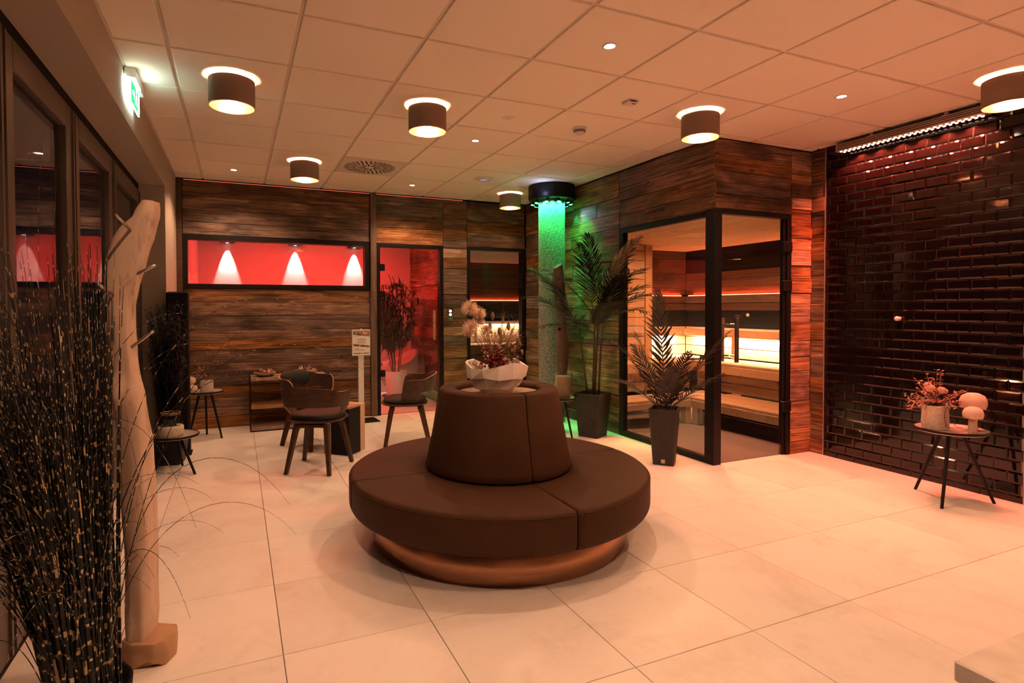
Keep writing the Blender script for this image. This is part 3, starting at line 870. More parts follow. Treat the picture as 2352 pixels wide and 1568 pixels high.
# ================================================================== red relaxation room
RX0, RX1, RY0, RY1, RZ = -0.165, 2.90, YB+0.12, 6.0, 2.45
mb = MB(); mb.box(RX0-0.1, YB, -0.10, RX1+0.05, RY1+0.1, -0.006); struct(mb.build('floor_red_room', 'ftile'))
mb = MB(); mb.box(RX0-0.1, RY0, RZ, RX1+0.05, RY1+0.1, RZ+0.06); struct(mb.build('ceiling_red_room', 'white_plaster'))
mb = MB(); mb.box(RX0-0.08, RY0, 0, RX0, RY1+0.1, RZ); struct(mb.build('wall_red_room_left', 'white_plaster'))
mb = MB(); mb.box(RX0, RY1, 0, RX1+0.02, RY1+0.08, RZ); struct(mb.build('wall_red_room_back', 'white_plaster'))
mb = MB(); mb.box(RX1+0.02, RY0, 0, RX1+0.06, RY1+0.08, RZ); wrr = struct(mb.build('wall_red_room_right', 'thermo'))
planks(wrr, '-x', RX1+0.02, RY0, RY1, 0.0, RZ, hmin=0.14, hmax=0.22)
for k, xx in enumerate((0.21, 1.13, 2.0)):
    t_ = thing('wall_spotlight', ['black downlight on the red room wall nearest the pale pier', 'middle black downlight on the red room wall, seen through the long window', 'black downlight on the red room wall nearest the glass door'][k], 'spotlight', (xx, RY1, 2.28), 0, 'downlights in the red room')
    mb = MB(); mb.bbox(-0.10, -0.16, -0.02, 0.10, 0.0, 0.035, 0.006); mb.build('housing', 'black', t_)
    mb = MB(); mb.cyl((0, -0.055, -0.0225), (0, -0.055, -0.019), 0.02, seg=16); mb.build('lens', 'button_led', t_)
    l_ = light('spot_beam', 'SPOT', 115, (1.0, 0.58, 0.50), t_, (0, -0.055, -0.03), spot_size=R(42), spot_blend=0.55, shadow_soft_size=0.008); aim(l_, (0, 0.16, -1))
t_ = thing('added_red_panel', 'unseen red light panel added to the ceiling to light the relaxation room', 'light')  # added unseen panel, stands in for the red room's light strips
mb = MB(); mb.box(0.4, 4.9, RZ-0.02, 2.4, 5.1, RZ); mb.build('panel', emit('red_panel', (1.0, 0.06, 0.04), 3), t_)
light('red_room_light', 'AREA', 55, (1.0, 0.030, 0.024), t_, (1.4, 5.0, RZ-0.03), shape='RECTANGLE', size=2.0, size_y=0.2, spread=R(178))


# ================================================================== ceiling fixtures
def drum_lamp():
    t_ = thing('drum_lamp', 'brown drum ceiling lamp', 'lamp', (0, 0, H-0.006), 0, 'brown drum ceiling lamps')
    mb = MB(); mb.smooth = True; mb.lathe([(0.0001, 0.0), (0.055, 0.0), (0.055, -0.012), (0.05, -0.018), (0.0001, -0.018)], 24); mb.build('canopy', 'white', t_)
    mb = MB(); mb.cyl((0, 0, -0.018), (0, 0, -0.060), 0.010, 0.010, 10); mb.cyl((0, 0, -0.055), (0, 0, -0.085), 0.020, 0.020, 14); mb.build('stem', 'black', t_)
    mb = MB(); mb.smooth = True; mb.lathe([(0.1318, -0.022), (0.1318, -0.180), (0.1295, -0.180), (0.1295, -0.022), (0.1318, -0.022)], 48)
    sh = mb.build('lamp_shade', 'shade', t_)
    mb = MB(); mb.smooth = True; mb.lathe([(0.1290, -0.0225), (0.1290, -0.1795)], 48); mb.build('shade_lining', 'shade_in', sh)
    mb = MB(); mb.smooth = True; mb.lathe([(0.1325, -0.1775), (0.1325, -0.1815), (0.1280, -0.1815), (0.1280, -0.1775), (0.1325, -0.1775)], 48); mb.build('rim', 'shade_in', sh)
    mb = MB()
    for k in range(3):
        a = k*2*PI/3
        mb.cyl((0.018*math.cos(a), 0.018*math.sin(a), -0.062), (0.129*math.cos(a), 0.129*math.sin(a), -0.030), 0.002, 0.002, 6)
    mb.build('spider', 'steel', t_)
    mb = MB(); mb.smooth = True; mb.lathe([(0.0001, -0.158), (0.018, -0.155), (0.029, -0.142), (0.030, -0.128), (0.022, -0.108), (0.014, -0.092), (0.013, -0.085)], 20); mb.build('bulb', 'bulb', t_)
    light('bulb_light', 'POINT', LAMP_W, WARM, t_, (0, 0, -0.118), shadow_soft_size=0.031)
    return t_
lamp0 = drum_lamp()
LAMPS = [((0.3125, 0.9375), 'large brown drum ceiling lamp nearest the exit sign'),
         ((1.5625, 0.9375), 'brown drum ceiling lamp above the round seat'),
         ((0.9375, 2.8125), 'brown drum ceiling lamp beside the round air vent'),
         ((3.4375, 0.3125), 'brown drum ceiling lamp in front of the wooden sauna corner'),
         ((3.4375, 3.4375), 'smallest brown drum ceiling lamp, beside the green column'),
         ((4.6875, -0.9375), 'brown drum ceiling lamp cut by the right edge, over the light bar'),
         ((1.5625, -1.5625), 'brown drum ceiling lamp behind the viewer')]
for k, ((x, y), lb) in enumerate(LAMPS):
    o = lamp0 if k == 0 else copy_tree(lamp0)
    o.location = (x, y, H-0.006); o['label'] = lb

def downlight():
    t_ = thing('downlight', 'small recessed ceiling downlight', 'downlight', (0, 0, H-0.006), 0, 'small recessed ceiling downlights')
    mb = MB(); mb.smooth = True; mb.lathe([(0.040, 0.002), (0.040, -0.003), (0.034, -0.005), (0.026, -0.003), (0.026, 0.002)], 28); mb.build('ring', 'white', t_)
    mb = MB(); mb.lathe([(0.0001, -0.0015), (0.026, -0.0015)], 24); mb.build('lens', 'down_led', t_)
    l_ = light('down_beam', 'SPOT', DOWN_W, WARMD, t_, (0, 0, -0.012), spot_size=R(132), spot_blend=0.5, shadow_soft_size=0.012)
    return t_
dl0 = downlight()
for k, ((x, y), lb) in enumerate([((0.3125, 3.4375), 'small round downlight in the ceiling corner above the long red window'),
                                  ((2.1875, 3.4375), 'small round downlight in front of the glass door with red light'),
                                  ((2.1875, 1.5625), 'small round downlight between the seat lamp and the green column'),
                                  ((2.1875, -0.3125), 'bright round downlight at the top middle of the ceiling'),
                                  ((4.0625, -0.3125), 'round downlight on the ceiling before the black tiled wall'),
                                  ((2.1875, -2.1875), 'round downlight behind the viewer'), ((0.3125, -1.5625), 'added downlight out of the picture that brightens the driftwood stele')]):  # last downlight is added out of view to brighten the driftwood stele
    o = dl0 if k == 0 else copy_tree(dl0)
    o.location = (x, y, H-0.006); o['label'] = lb

ZC = H-0.006
t_ = thing('smoke_detector', 'white domed smoke detector on the ceiling', 'detector', (2.8125, 0.9375, ZC))
mb = MB(); mb.smooth = True; mb.lathe([(0.0001, 0.0), (0.052, 0), (0.052, -0.012), (0.048, -0.018), (0.046, -0.026), (0.038, -0.042), (0.026, -0.05), (0.0001, -0.052)], 32); mb.build('dome', 'white', t_)
mb = MB(); mb.lathe([(0.0475, -0.021), (0.0485, -0.023), (0.0468, -0.0255)], 32); mb.lathe([(0.0452, -0.030), (0.0455, -0.033), (0.0425, -0.0345)], 32); mb.build('slot', 'black_matt', t_)
t_ = thing('ceiling_sensor', 'flat round white sensor cover in the ceiling', 'sensor', (2.1875, 0.9375, ZC))
mb = MB(); mb.smooth = True; mb.lathe([(0.0001, -0.005), (0.034, -0.005), (0.040, -0.003), (0.042, 0.0)], 28); mb.build('cover', 'white', t_)
mb = MB(); mb.smooth = True; mb.lathe([(0.0001, -0.009), (0.006, -0.008), (0.008, -0.005)], 12); mb.build('eye', 'alu', t_)
t_ = thing('wifi_access_point', 'round white access point with a bluish light on the ceiling', 'access point', (2.8125, 2.8125, ZC))
mb = MB(); mb.smooth = True; mb.lathe([(0.0001, -0.030), (0.05, -0.029), (0.085, -0.022), (0.100, -0.008), (0.100, 0.0)], 36); mb.build('cover', 'white', t_)
mb = MB(); mb.lathe([(0.048, -0.0305), (0.054, -0.0300)], 24, (0, 0, 0), R(200), R(290)); mb.build('status_light', 'blue_led', t_)
t_ = thing('ceiling_device', 'small square white device with a slot on the ceiling', 'device', (2.8125, 0.3125, ZC))
mb = MB(); mb.bbox(-0.042, -0.042, -0.022, 0.042, 0.042, 0.0, 0.006); mb.build('body', 'white', t_)
mb = MB(); mb.box(-0.03, -0.0435, -0.016, 0.02, -0.042, -0.009); mb.box(0.0, -0.024, -0.0235, 0.03, -0.016, -0.022); mb.build('slot', 'black_matt', t_)
# swirl air vent, one ceiling module
t_ = thing('air_vent', 'square ceiling air vent with a round pattern of black slots', 'vent', (2.5*P, 4.5*P, H))
mb = MB(); mb.bbox(-0.300, -0.300, -0.008, 0.300, 0.300, 0.018, 0.003); mb.build('panel', 'grid', t_)
for ring, n, r0, r1, sk in ((0, 12, 0.045, 0.125, 0.25), (1, 24, 0.135, 0.19, 0.10), (2, 32, 0.197, 0.252, 0.05)):
    for k in range(n):
        a = 2*PI*k/n+ring*0.1
        p_ = Vector((r0*math.cos(a), r0*math.sin(a), -0.0092)); q_ = Vector((r1*math.cos(a+sk), r1*math.sin(a+sk), -0.0092))
        mb = MB(); d_ = (q_-p_).normalized(); n_ = Vector((-d_.y, d_.x, 0))*0.0065
        mb.prism([((p_-n_).x, (p_-n_).y), ((q_-n_).x, (q_-n_).y), ((q_+n_).x, (q_+n_).y), ((p_+n_).x, (p_+n_).y)], -0.0095, -0.007)
        mb.build('slot', 'black_matt', t_)

o = box('glow_strip', (-0.19, YB+0.004, 2.7262), (3.05, YB+0.010, 2.7300), emit('dim_red_leak', (1.0, 0.16, 0.08), 1.1))  # glowing strip stands in for red light leaking through the gap
tag(o, 'thin glowing strip for red light leaking where the boarded wall meets the ceiling', 'light strip')

# exit sign on the plaster beam
t_ = thing('exit_sign', 'lit green and white emergency exit sign at the edge of the ceiling', 'exit sign', (XL, 1.00, H-0.006))
mb = MB(); mb.bbox(0.004, 0.0, -0.06, 0.062, 0.34, 0.0, 0.004); mb.build('housing', 'white', t_)
mb = MB(); mb.box(0.026, 0.012, -0.190, 0.036, 0.328, -0.06); mb.build('light_plate', 'sign_white', t_)
def flat_yz(mb, x, pts): mb.add([(x, y, z) for y, z in pts]+[(x+0.0012, y, z) for y, z in pts], [tuple(range(len(pts)-1, -1, -1)), tuple(range(len(pts), 2*len(pts)))]+[(i, (i+1) % len(pts), len(pts)+(i+1) % len(pts), len(pts)+i) for i in range(len(pts))])
mb = MB()
flat_yz(mb, 0.036, [(0.018, -0.187), (0.322, -0.187), (0.322, -0.064), (0.018, -0.064)])
mb.build('green_field', 'sign_green', t_)
mb = MB()
flat_yz(mb, 0.0375, [(0.05, -0.135), (0.10, -0.135), (0.10, -0.158), (0.13, -0.125), (0.10, -0.092), (0.10, -0.115), (0.05, -0.115)])
flat_yz(mb, 0.0375, [(0.25, -0.178), (0.31, -0.178), (0.31, -0.072), (0.25, -0.072)])
flat_yz(mb, 0.0375, [(0.19+0.014*math.cos(a*PI/5), -0.082+0.012*math.sin(a*PI/5)) for a in range(10)])
flat_yz(mb, 0.0375, [(0.165, -0.13), (0.185, -0.10), (0.21, -0.10), (0.195, -0.135), (0.225, -0.15), (0.215, -0.165), (0.175, -0.142), (0.15, -0.172), (0.138, -0.163)])
mb.build('pictogram', 'sign_white', t_)
light('sign_light', 'AREA', 4.0, (0.70, 1.0, 0.90), t_, (0.012, 0.10, -0.10), (0, R(90), 0), shape='RECTANGLE', size=0.10, size_y=0.22, spread=R(175))
strip_light('sign_light', 0.5, (0.75, 1.0, 0.92), t_, (0.045, 0.10, -0.08), (0, 1, 0), (1, -0.1, 0.9), 0.2, 0.05, 160)

# LED bar over the black tiles
t_ = thing('led_wall_washer', 'long aluminium light bar with two rows of bright diodes above the black tiles', 'light bar', (5.075, -0.125, 2.675))
L2 = 0.515
mb = MB(); mb.bbox(-0.040, -L2, -0.028, 0.040, L2, 0.032, 0.006); mb.build('housing', 'alu', t_)
mb = MB()
for z in (-0.012, 0.004, 0.018): mb.box(-0.0425, -L2+0.004, z-0.002, -0.040, L2-0.004, z+0.002)
mb.build('rib', 'black_matt', t_)
mb = MB(); mb.bbox(-0.043, L2, -0.031, 0.043, L2+0.012, 0.035, 0.004); mb.bbox(-0.043, -L2-0.012, -0.031, 0.043, -L2, 0.035, 0.004); mb.build('end_cap', 'alu', t_)
mb = MB()
for k in range(26):
    for xx in (-0.022, 0.022):
        mb.lathe([(0.0001, -0.036), (0.008, -0.034), (0.011, -0.028)], 8, (xx, -L2+0.03+k*0.039, 0))
o = mb.build('diode_rows', 'bar_led', t_); o['kind'] = 'stuff'
for yy in (0.25, -0.28):
    mb = MB(); mb.bbox(-0.012, yy-0.016, 0.03, 0.012, yy+0.016, 0.066, 0.003); mb.bbox(-0.03, yy-0.022, 0.028, 0.03, yy+0.022, 0.040, 0.003); mb.build('bracket', 'alu', t_)
for k in range(13):
    l_ = light('diode_beam', 'SPOT', BAR_W/13, (1.0, 0.15, 0.085), t_, (0.022 if k % 2 else -0.022, -L2+0.03+k*0.078, -0.040), spot_size=R(104), spot_blend=0.6, shadow_soft_size=0.008); aim(l_, (0.12, 0, -1))
mb = MB(); mb.smooth = True; mb.ball((0, 0, 0), 0.019, 16, 10); mb.cyl((0.016, 0, 0), (0.034, 0, 0), 0.012, 0.016, 12)
tag(mb.build('wall_button', 'white', None, (5.112, -0.06, 1.232)), 'small round pale button on the black tiled wall', 'button')

# ================================================================== green column in the corner
t_ = thing('pebble_column', 'round pebble-textured column lit green from its black collar', 'column', (3.70, 2.88, 0))
mb = MB(); mb.smooth = True; mb.lathe([(0.153, 0.0), (0.153, H-0.03)], 48); mb.build('shaft', 'pebble', t_)
mb = MB(); mb.smooth = True
mb.lathe([(0.155, 2.57), (0.262, 2.57), (0.266, 2.575), (0.266, H-0.009), (0.155, H-0.009)], 48); mb.build('collar', 'black', t_)
mb = MB()
for k in range(12):
    a = 2*PI*k/12+0.1
    mb.box(0, 0, 0, 0, 0, 0) if False else None
    mb.beam((0.267*math.cos(a), 0.267*math.sin(a), 2.575), (0.267*math.cos(a), 0.267*math.sin(a), H-0.012), 0.004, 0.004)
mb.build('collar_seam', 'black_matt', t_)
for k in range(10):
    a = 2*PI*k/10+0.15
    c_ = Vector((0.212*math.cos(a), 0.212*math.sin(a), 2.57))
    out = Vector((math.cos(a), math.sin(a), 0))
    mb = MB()
    mb.tube([c_, c_+Vector((0, 0, -0.014))+out*0.010, c_+Vector((0, 0, -0.028))], 0.005, 6); mb.cyl(c_+Vector((0, 0, -0.020))-out*0.004, c_+Vector((0, 0, -0.048))+out*0.006, 0.019, 0.024, 14)
    sp = mb.build('spot', 'black', t_)
    mb = MB(); mb.cyl(c_+Vector((0, 0, -0.0475))+out*0.006, c_+Vector((0, 0, -0.0505))+out*0.0066, 0.021, 0.021, 14); mb.build('spot_lens', 'green_led' if k not in (8,) else 'blue_led', sp)
GREEN = (0.02, 1.0, 0.16)
for a, e, dr in ((134.6, 30, -0.45), (170.6, 42, -0.45), (206.6, 42, -0.45), (242.6, 42, -0.45), (278.6, 42, -0.45), (314.6, 30, -0.45), (-50, 30, 0.45), (-75, 40, 0.16), (-20, 16, 0.1)):
    ca, sa = math.cos(R(a)), math.sin(R(a))
    l_ = light('green_beam', 'SPOT', e, GREEN, t_, ((0.205 if dr < 0 else 0.222)*ca, (0.205 if dr < 0 else 0.222)*sa, 2.56 if dr < 0 else 2.51), spot_size=R(88 if dr < 0 else 62), spot_blend=0.9, shadow_soft_size=0.015)
    aim(l_, (dr*ca, dr*sa, -1))
l_ = light('blue_beam', 'SPOT', 8, (0.45, 0.6, 1.0), t_, (0.24*math.cos(R(-40)), 0.24*math.sin(R(-40)), 2.51), spot_size=R(100), spot_blend=1.0, shadow_soft_size=0.02); aim(l_, (0.15, -0.6, -1))
light('blue_collar_glow', 'POINT', 0.9, (0.45, 0.6, 1.0), t_, (-0.25, -0.22, 2.60), shadow_soft_size=0.03)

# ================================================================== round seat
SC = (1.763, 0.209, 0)
sofa = thing('round_sofa', 'round dark brown leather seat with a cone back rest and copper base', 'sofa', SC)
mb = MB(); mb.smooth = True; mb.lathe([(0.0001, 0.185), (0.742, 0.185), (0.742, 0.004), (0.738, 0.0), (0.0001, 0.0)], 96); mb.build('plinth', 'copper', sofa)
def sector(prof, a0, a1, name, n=44, soft=0.014):
    cx_ = sum(p[0] for p in prof)/len(prof); cz_ = sum(p[1] for p in prof)/len(prof)
    rows_ = []
    rad = max(p[0] for p in prof)
    da = 0.012/rad
    angs = [(a0, soft), (a0+0.25*da, soft*0.45), (a0+da, 0.0)]+[(a0+da+(a1-a0-2*da)*i/n, 0.0) for i in range(1, n)]+[(a1-da, 0.0), (a1-0.25*da, soft*0.45), (a1, soft)]
    for a, e in angs:
        row = []
        for r_, z_ in prof:
            dx, dz = cx_-r_, cz_-z_; ln = math.hypot(dx, dz)
            r2, z2 = r_+dx/ln*e, z_+dz/ln*e
            row.append((r2*math.cos(a), r2*math.sin(a), z2))
        rows_.append(row)
    mb = MB(); mb.smooth = True; mb.grid(rows_, close=True)
    m_ = len(prof)
    mb.add(rows_[0], [tuple(range(m_))]); mb.add(rows_[-1], [tuple(range(m_-1, -1, -1))])
    return mb
def arc(cx_, cz_, r_, a0, a1, n=6): return [(cx_+r_*math.cos(R(a0+(a1-a0)*i/n)), cz_+r_*math.sin(R(a0+(a1-a0)*i/n))) for i in range(n+1)]
seat_prof = [(0.40, 0.186), (0.40, 0.387)]+[(0.55, 0.391), (0.70, 0.391)]+arc(0.848, 0.361, 0.030, 90, 0)+[(0.878, 0.30)]+arc(0.820, 0.244, 0.058, 0, -85, 7)+[(0.76, 0.186)]
back_prof = [(0.30, 0.392), (0.300, 0.80)]+[(0.248, 0.815)]+arc(0.268, 0.834, 0.020, 180, 90, 4)+[(0.30, 0.856)]+arc(0.332, 0.832, 0.025, 80, 15, 6)+[(0.395, 0.60), (0.428, 0.44), (0.436, 0.405)]+[(0.430, 0.392)]
for k in range(4):
    a0 = R(-90+90*k)+0.0035; a1 = R(90*k)-0.0035
    c1 = sector(seat_prof, a0, a1, 'seat_cushion').build('seat_cushion', 'leather', sofa)
    mb = MB()
    pts = [((0.8755)*math.cos(a0+(a1-a0)*i/60), 0.8755*math.sin(a0+(a1-a0)*i/60), 0.373) for i in range(1, 60)]
    mb.smooth = True; mb.tube(pts, 0.0028, 6); mb.build('piping', 'leather', c1)
    a0b = R(-90+90*k)+0.006; a1b = R(90*k)-0.006
    sector(back_prof, a0b, a1b, 'backrest', 40, 0.012).build('backrest', 'leather', sofa)
mb = MB(); mb.smooth = False; mb.lathe([(0.0001, 0.822), (0.262, 0.822), (0.262, 0.80), (0.0001, 0.80)], 64); mb.build('top_disc', 'board', sofa)

# ================================================================== bowl with dried bouquet on the round seat
rb = random.Random(11)
BC = (SC[0]-0.035, SC[1]-0.045, 0.822)
t_ = thing('faceted_bowl', 'white faceted ceramic bowl with a scalloped rim on the round seat', 'bowl', BC)
NS = 13
prof_o = [(0.0001, 0.0), (0.078, 0.0), (0.120, 0.042), (0.130, 0.040), (0.166, 0.102), (0.174, 0.100), (0.188, 0.175)]
jt = [[rb.uniform(-1, 1) for _ in range(12)] for _ in range(NS)]
scal = [0.0, 0.018, 0.008, -0.022, 0.010, 0.022, 0.016, -0.010, -0.028, 0.004, 0.020, 0.012, -0.018, 0.006, 0.022, -0.024, 0.014, 0.018]
def fo(i, k, r_, z_):
    i = i % NS
    if k >= 2: r_ += 0.0075*jt[i][k]; z_ += 0.007*jt[i][(k+(k % 2))]
    if k == 6: z_ += scal[i]; 
    return r_, z_
mb = MB(); mb.lathe(prof_o, NS, fn=fo)
prof_i = [(0.0001, 0.02), (0.07, 0.02), (0.105, 0.05), (0.118, 0.052), (0.152, 0.108), (0.160, 0.108), (0.174, 0.172)]
mb.lathe(prof_i, NS, fn=fo)
n_o = NS*7
mb.add([], [])
for i in range(NS):
    j = (i+1) % NS
    mb.f.append((i*7+6, j*7+6, n_o+j*7+6, n_o+i*7+6)); mb.mi.append(0); mb.sm.append(False)
mb.build('bowl_body', 'stone_bowl', t_)
mb = MB(); mb.lathe([(0.0001, 0.125), (0.06, 0.128), (0.153, 0.115)], 20); mb.build('moss_bed', 'moss', t_)

def bend(p, d, ln, n=6, droop=0.0, wob=0.0, rg=random):
    p = Vector(p); d = Vector(d).normalized(); pts = [p.copy()]
    for i in range(n):
        d = (d+Vector((rg.uniform(-wob, wob), rg.uniform(-wob, wob), rg.uniform(-wob, wob)-droop))).normalized()
        p = p+d*(ln/n); pts.append(p.copy())
    return pts
def fluff_head(mb, c, r_, n, rg):
    c = Vector(c)
    for k in range(n):
        u_ = rg.uniform(-1, 1); a = rg.uniform(0, 2*PI); q = math.sqrt(1-u_*u_)
        d = Vector((q*math.cos(a), q*math.sin(a), u_))
        ln = r_*rg.uniform(0.75, 1.12)
        e = c+d*ln+Vector((rg.uniform(-1, 1), rg.uniform(-1, 1), rg.uniform(-1, 1)))*r_*0.12
        s_ = d.orthogonal().normalized()*0.0016
        mb.add([c-s_, c+s_, e+s_*0.5, e-s_*0.5], [(0, 1, 2, 3)])
def leafq(mb, p, d, ln, wd, up_=(0, 0, 1), curl=0.15, n=3):
    # a pointed leaf of n segments
    p = Vector(p); d = Vector(d).normalized(); s_ = d.cross(Vector(up_))
    s_ = s_.normalized() if s_.length > 1e-4 else d.orthogonal().normalized()
    nn = s_.cross(d)
    L = []; Rr = []
    for i in range(n+1):
        t = i/n; wv_ = wd*math.sin(PI*min(0.98, 0.12+0.88*t))**0.8*0.5
        c = p+d*(ln*t)-nn*(curl*ln*t*t)
        L.append(c-s_*wv_); Rr.append(c+s_*wv_)
    mb.grid([L, Rr])

bq = thing('dried_bouquet', 'dried bouquet with fluffy thistle heads and red berries in the white bowl', 'bouquet', (BC[0], BC[1], BC[2]+0.127))
rg = random.Random(3)
RT = Vector((0.918, -0.396, 0)); FWD = Vector((0.396, 0.918, 0))
def W(a, b, c): return RT*a+FWD*b+Vector((0, 0, c))
heads = [((-0.155, 0.0, 0.375), 0.050), ((-0.100, 0.02, 0.345), 0.042), ((-0.150, -0.02, 0.265), 0.048), ((-0.105, 0.03, 0.295), 0.04), ((-0.055, 0.0, 0.255), 0.034), ((-0.165, 0.02, 0.235), 0.034)]
mb = MB()
for (h_, r_) in heads: fluff_head(mb, W(*h_), r_, 520, rg)
o = mb.build('thistle_fluff', 'fluff', bq, fix=False); o['kind'] = 'stuff'
mb = MB()
for (h_, r_) in heads:
    e = W(*h_); mb.tube([W(h_[0]*0.15, 0, 0.0), W(h_[0]*0.5, h_[1]*0.5, h_[2]*0.5)+Vector((0, 0, 0.02)), e], 0.0022, 5)
for k in range(14):
    x_ = rg.uniform(-0.08, 0.12)
    mb.tube(bend((0, 0, 0), W(x_*1.2, rg.uniform(-.1, .1), 0.3), rg.uniform(0.22, 0.36), 6, 0, 0.06, rg), 0.0016, 5)
mb.build('stem', 'twig', bq)
mb = MB()
for k in range(26):
    b_ = W(rg.uniform(0.0, 0.10), rg.uniform(-0.03, 0.05), rg.uniform(0.10, 0.22))
    pts = bend(b_, W(rg.uniform(-.1, .45), rg.uniform(-.2, .2), 0.5), rg.uniform(0.10, 0.2), 7, 0.0, 0.28, rg)
    mb.tube(pts, [0.0016*(1-i/9) for i in range(8)], 4)
    for q in (3, 5): mb.tube(bend(pts[q], W(rg.uniform(-1, 1), rg.uniform(-1, 1), rg.uniform(0, 1)), 0.05, 4, 0, 0.4, rg), 0.0008, 3)
o = mb.build('twigs', 'twig', bq); o['kind'] = 'stuff'
mb = MB(); mb.smooth = True
for (a_, c_) in ((-0.02, 0.33), (0.075, 0.27), (-0.035, 0.27), (0.02, 0.24), (0.13, 0.18), (0.105, 0.13)):
    c0 = W(a_, rg.uniform(-.02, .03), c_)
    mb.lathe([(0.0001, -0.028), (0.010, -0.018), (0.0125, -0.004), (0.010, 0.014), (0.0001, 0.026)], 8, c0)
mb.build('seed_head', 'dried_brown', bq)
mb = MB()
for k in range(150):
    a_ = rg.uniform(-0.075, 0.10); h_ = rg.uniform(0.06, 0.235)
    leafq(mb, W(a_, rg.uniform(-0.07, 0.06), h_), W(rg.uniform(-1, 1), rg.uniform(-1, .4), rg.uniform(-.3, 1)), rg.uniform(0.018, 0.036), 0.012, curl=rg.uniform(-.4, .5))
o = mb.build('dried_leaves', 'petal', bq, fix=False); o['kind'] = 'stuff'
mb = MB()
for k in range(120):
    a_ = rg.uniform(0.02, 0.15); h_ = rg.uniform(0.03, 0.17)
    leafq(mb, W(a_, rg.uniform(-0.06, 0.06), h_), W(rg.uniform(-.5, 1), rg.uniform(-1, .4), rg.uniform(-.3, .8)), rg.uniform(0.018, 0.034), 0.014, curl=rg.uniform(-.4, .5))
o = mb.build('brown_leaves', 'dried_brown', bq, fix=False); o['kind'] = 'stuff'
mb = MB(); mb.smooth = True
for k in range(130):
    a_ = rg.gauss(-0.012, 0.04); h_ = 0.02+abs(rg.gauss(0.05, 0.045))
    mb.ball(W(max(-.09, min(.07, a_)), rg.uniform(-0.09, 0.03), min(h_, .16)), rg.uniform(0.006, 0.0105), 7, 5)
o = mb.build('berries', 'berry', bq); o['kind'] = 'stuff'
mb = MB()
c0 = W(0.052, -0.075, 0.092)
for k in range(40):
    a = k*2.4; d_ = RT*math.cos(a)+Vector((0, 0, 1))*math.sin(a)-FWD*rg.uniform(0.3, 1.2)
    leafq(mb, c0, d_, 0.020, 0.005, curl=0.1, n=2)
mb.build('straw_flower', 'fluff', bq, fix=False)
mb = MB(); mb.smooth = True
for p_ in ((-0.115, -0.06, 0.025), (-0.125, -0.05, 0.055), (-0.10, -0.07, 0.008), (-0.09, -0.05, 0.035)): mb.lathe([(0.0001, -0.018), (0.013, -0.01), (0.016, 0.003), (0.010, 0.014), (0.005, 0.018)], 9, W(*p_))
mb.build('poppy_pod', 'petal', bq)

# ================================================================== palms in tall woven planters
def planter(name, label, loc, rz, w0, w1, h, badge=True):
    t_ = thing(name, label, 'planter', loc, rz)
    mb = MB(); b0, b1 = w0/2, w1/2; th = 0.012
    def ring(b, z): return [(-b, -b, z), (b, -b, z), (b, b, z), (-b, b, z)]
    def rr_(b, z, c=0.012): return [(-b+c, -b, z), (b-c, -b, z), (b, -b+c, z), (b, b-c, z), (b-c, b, z), (-b+c, b, z), (-b, b-c, z), (-b, -b+c, z)]
    rows_ = [rr_(b0, 0), rr_(b0+(b1-b0)*0.5, h*0.5), rr_(b1, h-0.004), rr_(b1-0.003, h), rr_(b1-th, h), rr_(b1-th, h-0.07)]
    mb.grid(rows_, close=True); mb.add(rows_[0], [tuple(range(8))])
    mb.build('planter_body', 'woven', t_)
    mb = MB(); mb.add(rr_(b1-th, h-0.06), [tuple(range(8))]); mb.build('soil', 'soil', t_)
    if badge:
        zb = 0.035; yb = -(b0+(b1-b0)*zb/h)-0.0015
        mb = MB(); mb.bbox(-0.016, yb-0.002, zb-0.016, 0.016, yb+0.004, zb+0.016, 0.002); mb.build('badge', 'alu', t_)
    return t_
def frond(mb, base, az, el, ln, droop, lw, ll, rg, n=26, twist=0.0, start=0.18):
    # a feather palm leaf: midrib tube and two rows of narrow leaflets
    d = Vector((math.cos(az)*math.cos(el), math.sin(az)*math.cos(el), math.sin(el)))
    p = Vector(base); pts = [p.copy()]; ds = [d.copy()]
    N = 16
    for i in range(N):
        d = (d+Vector((0, 0, -droop*(0.3+1.4*i/N)/N))).normalized()
        p = p+d*(ln/N); pts.append(p.copy()); ds.append(d.copy())
    mb.tube(pts, [0.0055*(1-0.8*i/N) for i in range(N+1)], 5)
    side0 = Vector((-math.sin(az+twist), math.cos(az+twist), 0))
    for k in range(n):
        t = start+(1-start)*k/(n-1)
        x_ = t*N; i = min(int(x_), N-1); fr = x_-i
        c = pts[i].lerp(pts[i+1], fr); dd = ds[i].lerp(ds[i+1], fr).normalized()
        sd = (side0-dd*side0.dot(dd)).normalized(); nn = dd.cross(sd)
        if nn.z < 0: nn = -nn
        env = math.sin(PI*min(1, 0.16+0.80*(t-start)/(1-start)))**0.7
        for s_ in (-1, 1):
            l2 = ll*env*rg.uniform(0.88, 1.1)
            ld = (sd*s_*0.80+dd*(0.55+0.5*(t-start))+nn*rg.uniform(0.05, 0.30)).normalized()
            leafq(mb, c, ld, l2, lw, up_=nn, curl=rg.uniform(0.10, 0.38), n=3)
def palm(name, label, loc, fr, mat, seed, stems=()):
    t_ = thing(name, label, 'palm', loc)
    rg = random.Random(seed)
    if stems:
        for s_ in stems:
            mb = MB(); mb.smooth = True; mb.tube(s_, [0.011, 0.010, 0.009, 0.008][:len(s_)], 8); mb.build('stem', 'stem', t_)
    for k, a in enumerate(fr):
        mb = MB(); frond(mb, *a[0:7], rg=rg, n=a[7]); mb.build('frond', mat if (k % 3) else ('palm_b'), t_, fix=False)
    return t_
